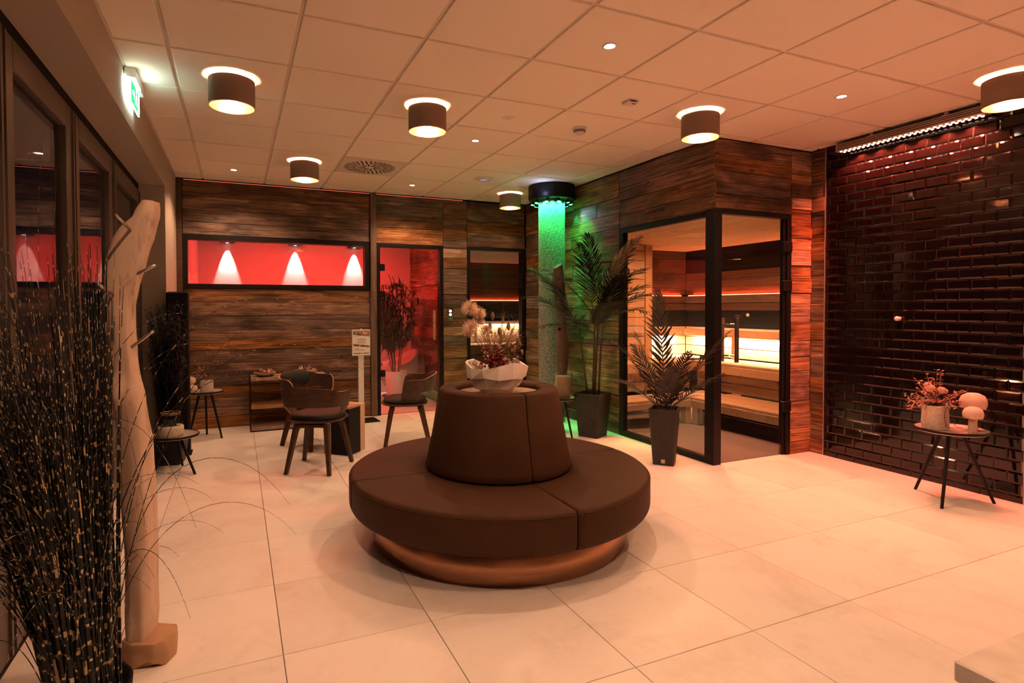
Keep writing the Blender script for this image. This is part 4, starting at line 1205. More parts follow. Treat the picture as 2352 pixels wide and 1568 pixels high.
# nearer small palm
planter('woven_planter', 'tall dark woven planter standing before the glazed sauna corner', (3.66, 0.93, 0), R(-48), 0.17, 0.235, 0.475)
B = (0, 0, 0)
az = lambda deg: R(deg)
palm('potted_palm', 'small palm in the woven planter in front of the sauna glass', (3.66, 0.93, 0.42),
     [((0.02, 0.0, 0), az(95), R(85), 1.04, 0.22, 0.026, 0.19, 24), ((0, 0.02, 0), az(150), R(66), 0.86, 1.15, 0.018, 0.20, 28), ((0, 0, 0), az(-66), R(58), 0.88, 0.35, 0.020, 0.17, 24),
      ((0, 0, 0), az(175), R(44), 0.58, 0.55, 0.016, 0.17, 24), ((0.01, 0, 0), az(-74), R(44), 0.62, 0.35, 0.016, 0.17, 24), ((0, -0.01, 0), az(-120), R(62), 0.52, 0.6, 0.016, 0.16, 22),
      ((0, 0.01, 0), az(100), R(66), 0.66, 0.6, 0.016, 0.16, 24), ((0.01, 0.01, 0), az(130), R(74), 0.72, 0.5, 0.016, 0.16, 24), ((0, 0, 0), az(-95), R(66), 0.62, 0.5, 0.016, 0.16, 22)], 'palm', 5)
# taller palm behind the seat
planter('woven_planter', 'tall dark woven planter with the large palm behind the round seat', (3.70, 2.05, 0), R(-63), 0.22, 0.29, 0.45, False)
PB = [(0.0, 0.0, 0), (0.04, 0.02, 0), (-0.05, 0.01, 0), (0.0, -0.05, 0), (0.05, -0.03, 0)]
stm = [[(0.0, 0.0, 0), (0.01, 0, 0.3), (0.02, 0.0, 0.62), (0.02, 0.01, 0.85)], [(0.04, 0.02, 0), (0.06, 0.03, 0.3), (0.08, 0.03, 0.66), (0.10, 0.04, 0.95)], [(-0.05, 0.01, 0), (-0.09, 0.02, 0.3), (-0.12, 0.03, 0.55), (-0.15, 0.05, 0.75)],
       [(0.0, -0.05, 0), (-0.02, -0.06, 0.3), (-0.03, -0.08, 0.5), (-0.05, -0.09, 0.68)], [(0.05, -0.03, 0), (0.06, -0.04, 0.3), (0.07, -0.05, 0.6), (0.08, -0.06, 0.8)]]
fr_ = []
for s_, lst in zip(stm, [[(95, 76, .80, .45), (-68, 66, .85, .55), (150, 55, .75, .8)], [(100, 80, .78, .45), (-75, 62, .85, .7), (-82, 42, .75, .7)], [(160, 62, .78, .9), (185, 40, .72, .8), (120, 60, .85, .9)],
                         [(200, 30, .60, .7), (-100, 50, .55, .9), (165, 20, .58, .6)], [(-70, 40, .70, .9), (-95, 60, .60, .8), (-62, 52, .60, .9), (-80, 24, .62, .7)]]):
    for (a_, e_, l_2, dr_) in lst: fr_.append((s_[-1], R(a_), R(e_), l_2, dr_, 0.017, 0.20, 26))
palm('potted_palm', 'large dark feathery palm in front of the green lit wall', (3.70, 2.05, 0.39), fr_, 'palm', 9, stm)

# brown driftwood trunk beside the column
def loft(mb, rows_):
    mb.smooth = True; mb.grid(rows_, close=True)
    m_ = len(rows_[0]); mb.add(rows_[0], [tuple(range(m_))]); mb.add(rows_[-1], [tuple(range(m_))])
rg = random.Random(21)
t_ = thing('driftwood_stump', 'dark brown driftwood trunk with a knot hole between column and large palm', 'driftwood', (3.43, 2.42, 0))
rows_ = []
for i in range(25):
    z = 1.78*i/24
    cx_ = 0.05+0.05*math.sin(z*2.1)+0.06*z/1.8; r_ = 0.066-0.016*z/1.8+0.010*math.sin(z*9)
    rows_.append([(cx_+(r_*(1+0.16*math.sin(3*a+z*4)))*math.cos(a), r_*(1+0.14*math.sin(2*a+z*6))*math.sin(a), z+(0.03*math.cos(a) if i == 24 else 0)) for a in [2*PI*k/14 for k in range(14)]])
mb = MB(); loft(mb, rows_); mb.build('trunk', 'drift_dark', t_)
mb = MB(); mb.smooth = True
kc = Vector((0.04, -0.085, 1.10)); 
mb.lathe([(0.022, -0.02), (0.036, 0.0), (0.036, 0.02), (0.026, 0.032), (0.018, 0.028), (0.014, 0.0)], 14)
o = mb.build('knot_ring', 'drift_dark', t_, kc, (R(90), 0, R(-15)))
mb = MB(); mb.cyl((0, 0, 0.0), (0, 0, 0.012), 0.016, seg=12); mb.build('knot_hole', 'black_matt', o)

# ================================================================== three-legged side tables
def tripod(name, label, loc, rz, rad, h, foot, tray=True, grp='three-legged round side tables', feet=None):
    t_ = thing(name, label, 'side table', loc, rz, grp)
    mb = MB(); mb.smooth = True
    mb.lathe([(0.0001, h-0.012), (rad-0.012, h-0.012), (rad-0.002, h-0.004), (rad, h+0.010), (rad-0.004, h+0.010), (rad-0.010, h-0.002), (0.0001, h-0.003)], 56)
    top = mb.build('table_top', 'tray', t_)
    mb = MB(); mb.smooth = True; mb.lathe([(rad+0.0005, h-0.006), (rad+0.003, h+0.006), (rad, h+0.0115), (rad-0.005, h+0.0105)], 56); mb.build('rim', 'black', top)
    mb = MB(); mb.cyl((0, 0, h-0.028), (0, 0, h-0.0125), 0.075, 0.09, 20); mb.build('hub', 'black', t_)
    for k in range(3):
        if feet: fx, fy = feet[k]
        else: a = 2*PI*k/3; fx, fy = foot*math.cos(a), foot*math.sin(a)
        l_2 = math.hypot(fx, fy)
        mb = MB(); mb.cyl((fx, fy, 0.0), (fx/l_2*0.06, fy/l_2*0.06, h-0.018), 0.0095, 0.0125, 12); mb.build('leg', 'black', t_)
    return t_
tripod('side_table', 'round side table on three black legs in front of the black tiles', (4.795, -0.60, 0), 0, 0.205, 0.488, 0.25, feet=[(0.046, 0.243), (-0.235, -0.073), (0.20, -0.156)])
tripod('side_table', 'taller round side table on three black legs against the boarded wall', (0.02, 3.56, 0), R(30), 0.17, 0.478, 0.20, feet=[(0.10, -0.13), (-0.17, 0.02), (0.10, 0.17)])
tripod('side_table', 'low round side table on three black legs beside the driftwood stele', (-0.15, 2.33, 0), 0, 0.18, 0.30, 0.2, feet=[(0.155, -0.14), (-0.15, -0.10), (0.04, 0.18)])
tripod('side_table', 'dark round side table with a glass lantern behind the large planter', (3.36, 2.13, 0), R(10), 0.15, 0.40, 0.18, feet=[(0.06, 0.16), (-0.15, 0.05), (0.02, -0.16)])

# on the right-hand table
def pot(name, label, loc, r0, r1, h, mat='concrete', lip=True, sag=0.05):
    t_ = thing(name, label, 'plant pot', loc)
    mb = MB(); mb.smooth = True
    prof = [(0.0001, 0.0), (r0*0.96, 0.0), (r0, 0.006), (r0*1.03, h*0.3), (r1*(1-sag), h*0.8)]
    prof += [(r1, h*0.86), (r1*1.03, h*0.93), (r1*1.02, h), (r1*0.92, h), (r1*0.9, h*0.8)] if lip else [(r1, h*0.98), (r1*0.99, h), (r1*0.93, h), (r1*0.92, h*0.82)]
    rp = random.Random(5)
    mb.lathe(prof, 28, fn=lambda i, k, r_, z_: (r_*(1+0.012*math.sin(i*1.7+k)), z_+(0.003*math.sin(i*2.1) if k > 5 else 0)))
    mb.build('pot_body', mat, t_)
    mb = MB(); mb.lathe([(0.0001, h*0.86), (r1*0.90, h*0.84)], 20); mb.build('soil', 'soil', t_)
    return t_
ZT = 0.487
pot('plant_pot', 'pale cloth-like pot of pink dried flowers on the right-hand side table', (4.735, -0.535, ZT), 0.076, 0.078, 0.165)
fl_ = thing('dried_flowers', 'pink dried flowers with hanging ivy in the pot before the black tiles', 'flowers', (4.735, -0.535, ZT+0.142))
fl_.scale = (1.22, 1.22, 1.22)
rg = random.Random(13)
mb = MB(); mb2 = MB()
for k in range(24):
    a = rg.uniform(0, 2*PI); el = rg.uniform(0.15, 1.3)
    d_ = Vector((math.cos(a)*math.cos(el), math.sin(a)*math.cos(el), math.sin(el)))
    pts = bend((0, 0, 0.01), d_, rg.uniform(0.12, 0.20), 5, 0.04, 0.12, rg); mb.tube(pts, 0.0013, 4)
    for q in pts[2:]:
        for _ in range(3):
            leafq(mb2, q, Vector((rg.uniform(-1, 1), rg.uniform(-1, 1), rg.uniform(-.4, 1))), 0.020, 0.008, n=2)
for a_, c_ in ((-0.055, 0.19), (0.005, 0.215), (0.055, 0.205), (0.035, 0.19), (-0.085, 0.15)):
    pts = bend((0, 0, 0), W(a_, 0, c_), math.hypot(a_, c_), 8, 0, 0.03, rg); mb.tube(pts, 0.0016, 4)
    for q in pts[3:]:
        for s_ in (-1, 1): leafq(mb2, q, W(s_, rg.uniform(-.5, .5), 0.35), 0.020, 0.013, n=2)
for a_, c_ in ((-0.17, 0.045), (-0.15, 0.01), (0.14, 0.09), (0.12, 0.05)):
    pts = bend((0, 0, 0), W(a_, -0.03, c_), math.hypot(a_, c_)+0.02, 8, 0.02, 0.08, rg); mb.tube(pts, 0.0015, 4)
    for q in pts[3:]:
        for _ in range(4): leafq(mb2, q, Vector((rg.uniform(-1, 1), rg.uniform(-1, 1), rg.uniform(-.6, 1))), 0.018, 0.009, n=2)
mb.build('stem', 'twig', fl_); o = mb2.build('blossoms', 'pinkf', fl_, fix=False); o['kind'] = 'stuff'
for p_, r_ in (((-0.045, -0.02, 0.115), 0.024), ((0.01, -0.03, 0.105), 0.022), ((0.05, 0.0, 0.095), 0.018), ((-0.02, 0.03, 0.125), 0.02)):
    mb = MB(); mb.smooth = True; mb.ball((0, 0, 0), r_, 12, 8, 0.85); mb.build('flower_head', 'pinkf', fl_, W(*p_))
mb = MB()
for k in range(16):
    a = k*0.7; leafq(mb, (0, 0, 0.02), Vector((math.cos(a), math.sin(a), 0.55)), 0.085, 0.035, curl=0.3, n=4)
mb.build('broad_leaf', 'dried_brown', fl_, fix=False)
for p0_, d0_ in ((W(0.0, -0.062, 0.02), 0.0), (W(0.02, -0.06, 0.02), 0.03)):
    mb = MB(); pts = [p0_, p0_+W(-0.004, -0.014, -0.012), p0_+W(-0.012+d0_, -0.016, -0.06), p0_+W(0.0+d0_, -0.018, -0.112), p0_+W(0.03+d0_, -0.03, -0.117)]
    mb.tube(pts, 0.0014, 4)
    for q in range(1, 5):
        for s_ in (-1, 1): leafq(mb, pts[q]+(pts[q-1]-pts[q])*rg.uniform(0, .8), W(s_, -0.5, 0.1), 0.016, 0.012, n=2)
    mb.build('ivy_strand', 'bamboo', fl_, fix=False)
fl_.name = 'dried_flowers'
def mushroom(label, loc, rc, hc, hs, rs):
    t_ = thing('mushroom_figure', label, 'mushroom', loc, 0, 'felt mushrooms on the right-hand table')
    mb = MB(); mb.smooth = True; mb.lathe([(0.0001, 0), (rs*1.15, 0), (rs*1.1, hs*0.2), (rs*0.82, hs), (0.0001, hs)], 20); mb.build('stalk', 'palewood', t_)
    mb = MB(); mb.smooth = True
    prof = [(0.0001, hs-0.004), (rc*0.55, hs-0.008), (rc*0.90, hs-0.004), (rc, hs+hc*0.22), (rc*0.97, hs+hc*0.5), (rc*0.78, hs+hc*0.82), (rc*0.4, hs+hc*0.99), (0.0001, hs+hc)]
    mb.lathe(prof, 26, fn=lambda i, k, r_, z_: (r_*(1+0.025*math.sin(i*1.3+k*0.8)), z_))
    mb.build('cap', 'felt', t_)
mushroom('small mushroom figure with a felt cap at the front of the tray', Vector((4.775, -0.735, ZT)), 0.056, 0.070, 0.108, 0.022)
mushroom('tall mushroom figure with a large felt cap behind the small one', Vector((4.905, -0.672, ZT)), 0.076, 0.098, 0.155, 0.024)

# ================================================================== glass lantern on the dark table
t_ = thing('glass_lantern', 'glass cylinder lantern with a pale candle on the dark side table', 'lantern', (3.385, 2.115, 0.400))
mb = MB(); mb.smooth = True; mb.lathe([(0.0001, 0.004), (0.092, 0.004), (0.092, 0.27), (0.088, 0.27), (0.088, 0.008), (0.0001, 0.008)], 36); mb.build('glass_cylinder', 'jar', t_)
mb = MB(); mb.smooth = True; mb.lathe([(0.0001, 0.0085), (0.078, 0.0085), (0.078, 0.225), (0.070, 0.23), (0.0001, 0.228)], 30); mb.build('candle', 'burlap', t_)
mb = MB(); mb.cyl((0, 0, 0.228), (0.002, 0, 0.242), 0.0015); mb.build('wick', 'black_matt', t_)

# ================================================================== bent-ply armchairs
def plan(th):
    # U-shaped plan of the shell, th=0 at the middle of the back (local -y), +-1 at the arm fronts
    a = th*PI*0.60
    return Vector((0.255*math.copysign(abs(math.sin(a))**0.85, math.sin(a)), -0.03-0.235*math.copysign(abs(math.cos(a))**0.9, math.cos(a)), 0))
def chair():
    t_ = thing('armchair', 'walnut ply armchair', 'chair', (0, 0, 0), 0, 'walnut ply armchairs around the block table')
    N = 49
    rows_o = []; rows_i = []
    for i in range(N):
        th = -1+2*i/(N-1); at = abs(th)
        c = plan(th); e = 0.01
        tg = (plan(min(1, th+e))-plan(max(-1, th-e))); nn = Vector((tg.y, -tg.x, 0)).normalized()
        top = 0.705-0.045*min(1, at/0.55)**2+0.0*th
        bot = 0.545-0.01*at
        if at > 0.80: top -= (at-0.80)/0.20*0.10*((at-0.80)/0.20)
        if at > 0.62:
            k_ = min(1, (at-0.62)/0.12); bot = bot-(bot-0.435)*k_*k_*(3-2*k_)
        if at > 0.93: top = min(top, 0.60-(at-0.93)/0.07*0.12)
        lean = 0.028
        ro = []; ri = []
        for q in range(6):
            z = bot+(top-bot)*q/5
            p = c+nn*(lean*(z-0.55)/0.15)+Vector((0, 0, z))
            if z < 0.53: p = p-nn*(0.055*((0.53-z)/0.10)**1.3)
            ro.append(p+nn*0.006); ri.append(p-nn*0.006)
        rows_o.append(ro); rows_i.append(ri)
    mb = MB(); mb.smooth = True
    mb.grid(rows_o); mb.grid(rows_i)
    sh = mb.build('back_shell', 'ply', t_, fix=False)
    mb = MB(); mb.smooth = False
    mb.grid([[r_[-1] for r_ in rows_o], [r_[-1] for r_ in rows_i]]); mb.grid([[r_[0] for r_ in rows_o], [r_[0] for r_ in rows_i]])
    mb.grid([rows_o[0], rows_i[0]]); mb.grid([rows_o[-1], rows_i[-1]])
    mb.build('shell_edge', 'ply_edge', sh, fix=False)
    # seat shell and cushion
    def sup(rx, ry, z, n=40, ex=0.72, cy_=0.015): return [(rx*math.copysign(abs(math.cos(2*PI*k/n))**ex, math.cos(2*PI*k/n)), cy_+ry*math.copysign(abs(math.sin(2*PI*k/n))**ex, math.sin(2*PI*k/n)), z) for k in range(n)]
    mb = MB(); mb.smooth = True
    loft(mb, [sup(0.205, 0.20, 0.405), sup(0.225, 0.22, 0.412), sup(0.228, 0.223, 0.421), sup(0.22, 0.215, 0.425)]); mb.build('seat_shell', 'ply', t_)
    mb = MB(); mb.smooth = True
    loft(mb, [sup(0.200, 0.195, 0.4255), sup(0.212, 0.205, 0.440), sup(0.205, 0.198, 0.462), sup(0.165, 0.16, 0.474), sup(0.08, 0.08, 0.478)]); mb.build('seat_cushion', 'leather_pad', t_)
    # back cushion on the inner side
    mb = MB(); mb.smooth = True
    rows_ = []
    for i in range(13):
        th = -0.36+0.72*i/12
        c = plan(th); tg = plan(th+0.01)-plan(th-0.01); nn = Vector((tg.y, -tg.x, 0)).normalized()
        fo_ = math.sqrt(max(0.0, 1-(abs(th)/0.37)**4))
        row = []
        for q in range(9):
            a = PI*q/8; zc = 0.632; hz = 0.078*(0.25+0.75*fo_)
            z = zc-hz*math.cos(a)
            row.append(c-nn*(0.008-0.028*(z-0.55)/0.15+0.034*fo_*math.sin(a))+Vector((0, 0, z)))
        rows_.append(row)
    mb.grid(rows_); mb.build('back_cushion', 'leather_pad', t_, fix=False)
    for sx in (-0.085, 0.085):
        mb = MB(); mb.smooth = True; mb.ball((0, 0, 0), 0.008, 10, 6, 0.6); b_ = mb.build('bolt', 'steel', t_, (sx, -0.272, 0.625), (R(90), 0, 0))
    for (fx, fy, tx, ty) in ((-0.215, 0.20, -0.14, 0.13), (0.215, 0.20, 0.14, 0.13), (-0.18, -0.225, -0.12, -0.13), (0.18, -0.225, 0.12, -0.13)):
        mb = MB()
        mb.beam((fx, fy, 0.0), (tx+(fx-tx)*0.16, ty+(fy-ty)*0.16, 0.35), 0.026, 0.034, 0.036, 0.05)
        mb.beam((tx+(fx-tx)*0.16, ty+(fy-ty)*0.16, 0.345), (tx, ty, 0.385), 0.036, 0.05, 0.036, 0.05)
        mb.build('leg', 'ply', t_)
    mb = MB(); mb.beam((-0.14, 0.13, 0.375), (0.14, 0.13, 0.375), 0.04, 0.022, side=(0, 1, 0)); mb.beam((-0.12, -0.13, 0.375), (0.12, -0.13, 0.375), 0.04, 0.022, side=(0, 1, 0)); mb.build('cross_rail', 'ply', t_)
    mb = MB(); mb.bbox(-0.10, -0.11, 0.385, 0.10, 0.11, 0.407, 0.003); mb.build('seat_block', 'black_matt', t_)
    return t_
ch0 = chair()
for k, (x, y, d_, lb) in enumerate([(0.94, 1.99, (0.50, 0.87), 'walnut ply armchair seen from behind, with two bolts in its back'),
                                    (0.99, 2.83, (0.60, -0.80), 'walnut ply armchair with black back pad facing the viewer, near the shelf'),
                                    (1.83, 2.47, (-0.96, 0.28), 'walnut ply armchair in side view before the glass door')]):
    o = ch0 if k == 0 else copy_tree(ch0)
    o.location = (x, y, 0); o.rotation_euler = (0, 0, math.atan2(-d_[0], d_[1])); o['label'] = lb

# block table: wooden halves with a black middle
t_ = thing('block_table', 'square block side table of light wood with a black middle', 'side table', (1.232, 2.44, 0), R(-43))
hb = 0.135
mb = MB(); mb.bbox(-hb, -hb, 0, -hb+0.075, hb, 0.44, 0.004); mb.build('wood_panel', 'drift', t_)
mb = MB(); mb.bbox(-hb+0.077, hb-0.075, 0, hb, hb, 0.44, 0.004); mb.build('wood_panel', 'drift', t_)
mb = MB(); mb.box(-hb+0.077, -hb+0.004, 0.0, hb-0.004, hb-0.077, 0.42); mb.build('core', 'black', t_)
mb = MB(); mb.bbox(-hb+0.0755, -hb, 0.42, hb, hb-0.0755, 0.44, 0.003); mb.build('table_top', 'board', t_)

# sign stand
t_ = thing('sign_stand', 'white poster stand with a printed sheet beside the boarded wall', 'sign stand', (1.655, 3.78, 0), R(4))
mb = MB(); mb.bbox(-0.15, -0.13, 0, 0.19, 0.13, 0.014, 0.004); mb.build('base', 'black', t_)
mb = MB(); mb.bbox(-0.032, -0.008, 0.014, 0.032, 0.008, 0.80, 0.002); mb.build('pole', 'white', t_)
mb = MB(); mb.bbox(-0.108, -0.022, 0.775, 0.108, -0.008, 1.078, 0.003); mb.bbox(-0.012, -0.022, 1.078, 0.012, -0.010, 1.088, 0.002); fr_s = mb.build('frame', 'white', t_)
def px_rect(mb, x0, z0, x1, z1, y): mb.add([(x0, y, z0), (x1, y, z0), (x1, y, z1), (x0, y, z1)], [(0, 1, 2, 3)])
mb = MB(); px_rect(mb, -0.098, 0.787, 0.098, 1.066, -0.0225); sheet = mb.build('sheet', 'paper', t_)
M['print_brown'] = plain('brown_print', (0.36, 0.15, 0.07), 0.7, 0, 0.1, 20, 0)
tt = NT('photo_print'); v = tt.coords((1, 1, 1), rnd=False); f = tt.noise(v, 70, 5, 0.7); tt.bsdf(tt.ramp(f, [(0.38, (0.03, 0.025, 0.02)), (0.5, (0.22, 0.13, 0.09)), (0.62, (0.6, 0.5, 0.42))]), 0.7); M['photo_print'] = tt.m
M['ink'] = plain('grey_ink', (0.33, 0.29, 0.26), 0.8, 0, 0.1, 20, 0); M['ink_dark'] = plain('dark_ink', (0.06, 0.04, 0.03), 0.8, 0, 0.1, 20, 0)
mb = MB(); mb.add([(-0.098, -0.0229, 1.018), (0.098, -0.0229, 0.996), (0.098, -0.0229, 1.066), (-0.098, -0.0229, 1.066)], [(0, 1, 2, 3)]); mb.build('header_print', 'print_brown', sheet)
mb = MB(); mb.add([(-0.098, -0.0232, 1.020), (-0.005, -0.0232, 1.010), (-0.005, -0.0232, 1.066), (-0.098, -0.0232, 1.066)], [(0, 1, 2, 3)]); mb.add([(-0.098, -0.0232, 0.888), (0.098, -0.0232, 0.868), (0.098, -0.0232, 0.890), (-0.098, -0.0232, 0.914)], [(0, 1, 2, 3)]); mb.build('photo', 'photo_print', sheet)
mb = MB()
for z, a, b in ((0.998, -0.085, -0.03), (0.972, -0.05, 0.05), (0.962, -0.06, 0.06), (0.952, -0.055, 0.052), (0.940, -0.03, 0.03), (0.930, -0.06, 0.055), (0.921, -0.05, 0.05), (0.858, -0.085, -0.02), (0.846, -0.085, 0.03), (0.836, -0.085, 0.045)): px_rect(mb, a, z-0.002, b, z+0.002, -0.0230)
mb.build('text_lines', 'ink', sheet)
mb = MB(); px_rect(mb, -0.092, 0.797, -0.01, 0.806, -0.0230); px_rect(mb, 0.028, 0.797, 0.092, 0.806, -0.0230); px_rect(mb, -0.006, 0.798, 0.004, 0.805, -0.0230); px_rect(mb, 0.008, 0.798, 0.022, 0.805, -0.0230); mb.build('footer_bar', 'ink_dark', sheet)
cu = bpy.data.curves.new('header_letters', 'FONT'); cu.body = 'fxt'; cu.size = 0.055; cu.align_x = 'CENTER'; cu.extrude = 0.0002
to = bpy.data.objects.new('header_letters', cu); col.objects.link(to)
dg = bpy.context.evaluated_depsgraph_get(); me = bpy.data.meshes.new_from_object(to.evaluated_get(dg)); bpy.data.objects.remove(to)
me.materials.clear(); me.materials.append(M['paper'])
obj('header_letters', me, sheet, (0.045, -0.0236, 1.026), (R(90), 0, 0))

# rustic shelf with two wrapped bowls
t_ = thing('wall_shelf', 'low black steel shelf with three rough wooden boards by the boarded wall', 'shelf', (0, 0, 0))
for xx in (0.444, 1.26):
    mb = MB()
    mb.bbox(xx, 3.665, 0.0, xx+0.012, 3.69, 0.605, 0.002); mb.bbox(xx, 3.99, 0.0, xx+0.012, 4.015, 0.605, 0.002); mb.bbox(xx, 3.69, 0.0, xx+0.012, 3.99, 0.012, 0.002); mb.bbox(xx, 3.69, 0.593, xx+0.012, 3.99, 0.605, 0.002)
    mb.build('side_frame', 'black', t_)
mb = MB(); mb.bbox(0.456, 3.672, 0.0, 1.26, 3.684, 0.012, 0.002); mb.bbox(0.456, 4.0, 0.0, 1.26, 4.012, 0.012, 0.002); mb.build('cross_rail', 'black', t_)
rg = random.Random(4)
for z in (0.014, 0.245, 0.548):
    mb = MB(); ed = [(0.458+0.80*k/16, 3.672+rg.uniform(-0.012, 0.010)) for k in range(17)]
    mb.prism(ed+[(1.258, 4.0), (0.458, 4.0)], z, z+0.034); mb.build('board', 'board', t_)
def wrapped_bowl(label, loc, s, kind):
    t_ = thing('wrapped_bowl', label, 'bowl', loc, 0, 'wrapped bowls on the low shelf')
    mb = MB(); mb.smooth = True
    mb.lathe([(0.0001, 0), (0.05*s, 0), (0.095*s, 0.018), (0.115*s, 0.036), (0.108*s, 0.052), (0.09*s, 0.050), (0.0001, 0.046)], 26, fn=lambda i, k, r_, z_: (r_*(1+0.05*math.sin(i*1.1)), z_+0.004*math.sin(i*1.9+k)))
    mb.build('bowl_body', 'burlap', t_)
    rg = random.Random(len(label)); mb = MB(); mb2 = MB()
    for k in range(60):
        a = rg.uniform(0, 2*PI); r_ = 0.085*s*math.sqrt(rg.uniform(0, 1))
        (leafq(mb if kind and k % 2 else mb2, (r_*math.cos(a), r_*math.sin(a), 0.05), (rg.uniform(-1, 1), rg.uniform(-1, 1), rg.uniform(0, 0.7)), rg.uniform(0.025, 0.055), 0.024, curl=rg.uniform(-.4, .4)))
    if kind: o = mb.build('red_petals', 'berry', t_, fix=False); o['kind'] = 'stuff'
    o = mb2.build('pale_petals', 'petal', t_, fix=False); o['kind'] = 'stuff'
    return t_
wrapped_bowl('wrapped bowl of red and pale petals on the left of the low shelf', (0.60, 3.80, 0.582), 1.0, True)
wrapped_bowl('wrapped bowl of dried pale petals on the low shelf behind the chairs', (1.04, 3.83, 0.582), 1.05, False)

# switch panel between the doors
t_ = thing('switch_panel', 'small steel panel with two lit buttons and a green dot between the doors', 'switch', (2.865, YB-0.012, 1.242))
mb = MB(); mb.bbox(-0.038, -0.008, -0.083, 0.038, 0.012, 0.083, 0.003); mb.build('plate', 'steel', t_)
for z, mt in ((0.045, 'button_led'), (0.0, 'button_led')):
    mb = MB(); mb.cyl((0, -0.008, z), (0, -0.014, z), 0.017, 0.015, 16); mb.build('button', mt, t_)
mb = MB(); mb.cyl((0, -0.008, -0.05), (0, -0.012, -0.05), 0.017, 0.016, 16); mb.build('green_dot', 'green_dot', t_)
mb = MB(); mb.box(-0.03, -0.0095, 0.019, 0.03, -0.008, 0.025); mb.box(-0.03, -0.0095, -0.027, 0.03, -0.008, -0.021); mb.build('divider', 'black_matt', t_)

# stone-topped counter at the viewer's right
t_ = thing('reception_counter', 'pale stone counter top corner at the lower right edge', 'counter', (1.392, -2.337, 0))
mb = MB(); mb.bbox(0, -1.3, 0.715, 1.6, 0.0, 0.75, 0.003); mb.build('counter_top', 'granite', t_)
mb = MB(); mb.bbox(0.022, -1.28, 0.0, 1.58, -0.02, 0.70, 0.004); mb.build('counter_body', 'counter', t_)
mb = MB(); mb.box(0.03, -1.27, 0.70, 1.57, -0.028, 0.715); mb.build('shadow_gap', 'black_matt', t_)

# ================================================================== things on the two left tables
pot('plant_pot', 'pale concrete pot of reddish dried flowers on the taller left table', (0.035, 3.555, 0.477), 0.062, 0.066, 0.118, 'concrete', False)
fl2 = thing('dried_flowers', 'reddish dried flowers in the pot beside the boarded wall', 'flowers', (0.035, 3.555, 0.585))
rg = random.Random(31)
mb = MB(); mb2 = MB(); mb3 = MB()
for k in range(22):
    a_ = rg.uniform(-0.11, 0.10); c_ = rg.uniform(0.08, 0.26)
    pts = bend((0, 0, 0), W(a_, rg.uniform(-.06, .06), c_), math.hypot(a_, c_), 6, 0, 0.08, rg); mb.tube(pts, 0.0013, 4)
    for q in pts[2:]:
        for _ in range(4): leafq(mb3 if k % 2 else mb2, q, (rg.uniform(-1, 1), rg.uniform(-1, 1), rg.uniform(-.4, 1)), 0.017, 0.008, n=2)
for a_, c_ in ((0.0, 0.30), (0.04, 0.26), (0.09, 0.27), (0.12, 0.19)):
    pts = bend((0, 0, 0), W(a_, 0, c_), math.hypot(a_, c_), 7, 0, 0.03, rg); mb.tube(pts, 0.0013, 4); 
    for _ in range(10): leafq(mb2, pts[-1], (rg.uniform(-1, 1), rg.uniform(-1, 1), rg.uniform(-.2, .6)), 0.016, 0.008, n=2)
mb.build('stem', 'twig', fl2); o = mb2.build('blossoms', 'pinkf', fl2, fix=False); o['kind'] = 'stuff'; o = mb3.build('red_leaves', 'berry', fl2, fix=False); o['kind'] = 'stuff'
for lb, p_, r_ in (('ribbed pale ball stacked on another at the edge of the taller left table', (-0.105, 3.53, 0.60), 0.042), ('lower ribbed pale ball on the taller left table', (-0.09, 3.50, 0.522), 0.044)):
    mb = MB(); mb.smooth = True
    mb.lathe([(max(1e-4, r_*math.sin(PI*k/12)), -r_*math.cos(PI*k/12)) for k in range(13)], 36, fn=lambda i, k, a, b: (a*(1+0.05*math.cos(i*PI/2)), b))
    tag(mb.build('ribbed_ball', 'felt', None, p_), lb, 'ball', 'ribbed balls on the taller left table')
# terrarium: round cork base with a glass dome jar
t_ = thing('terrarium_jar', 'glass jar with moss and a ribbon on a cork base on the low left table', 'jar', (-0.175, 2.31, 0.299))
mb = MB(); mb.smooth = True; mb.lathe([(0.0001, 0), (0.088, 0), (0.096, 0.02), (0.096, 0.075), (0.090, 0.085), (0.0001, 0.085)], 30); mb.build('cork_base', 'concrete', t_)
mb = MB(); mb.smooth = True; mb.lathe([(0.0001, 0.086), (0.080, 0.086), (0.094, 0.105), (0.090, 0.150), (0.066, 0.170), (0.064, 0.182), (0.070, 0.190)], 32); mb.build('jar_glass', 'jar', t_)
mb = MB(); mb.smooth = True; mb.tube([(0.070*math.cos(2*PI*k/28), 0.070*math.sin(2*PI*k/28), 0.190+0.002*math.sin(k*2)) for k in range(29)], 0.0045, 6); mb.tube([(0.067*math.cos(2*PI*k/28), 0.067*math.sin(2*PI*k/28), 0.178) for k in range(29)], 0.003, 6); mb.build('rope', 'twig', t_)
mb = MB(); rg = random.Random(2)
for k in range(120): leafq(mb, (rg.uniform(-.045, .045), rg.uniform(-.045, .045), 0.09), (rg.uniform(-.7, .7), rg.uniform(-.7, .7), 1), rg.uniform(0.02, 0.055), 0.006, n=2)
o = mb.build('moss_tufts', 'moss', t_, fix=False); o['kind'] = 'stuff'
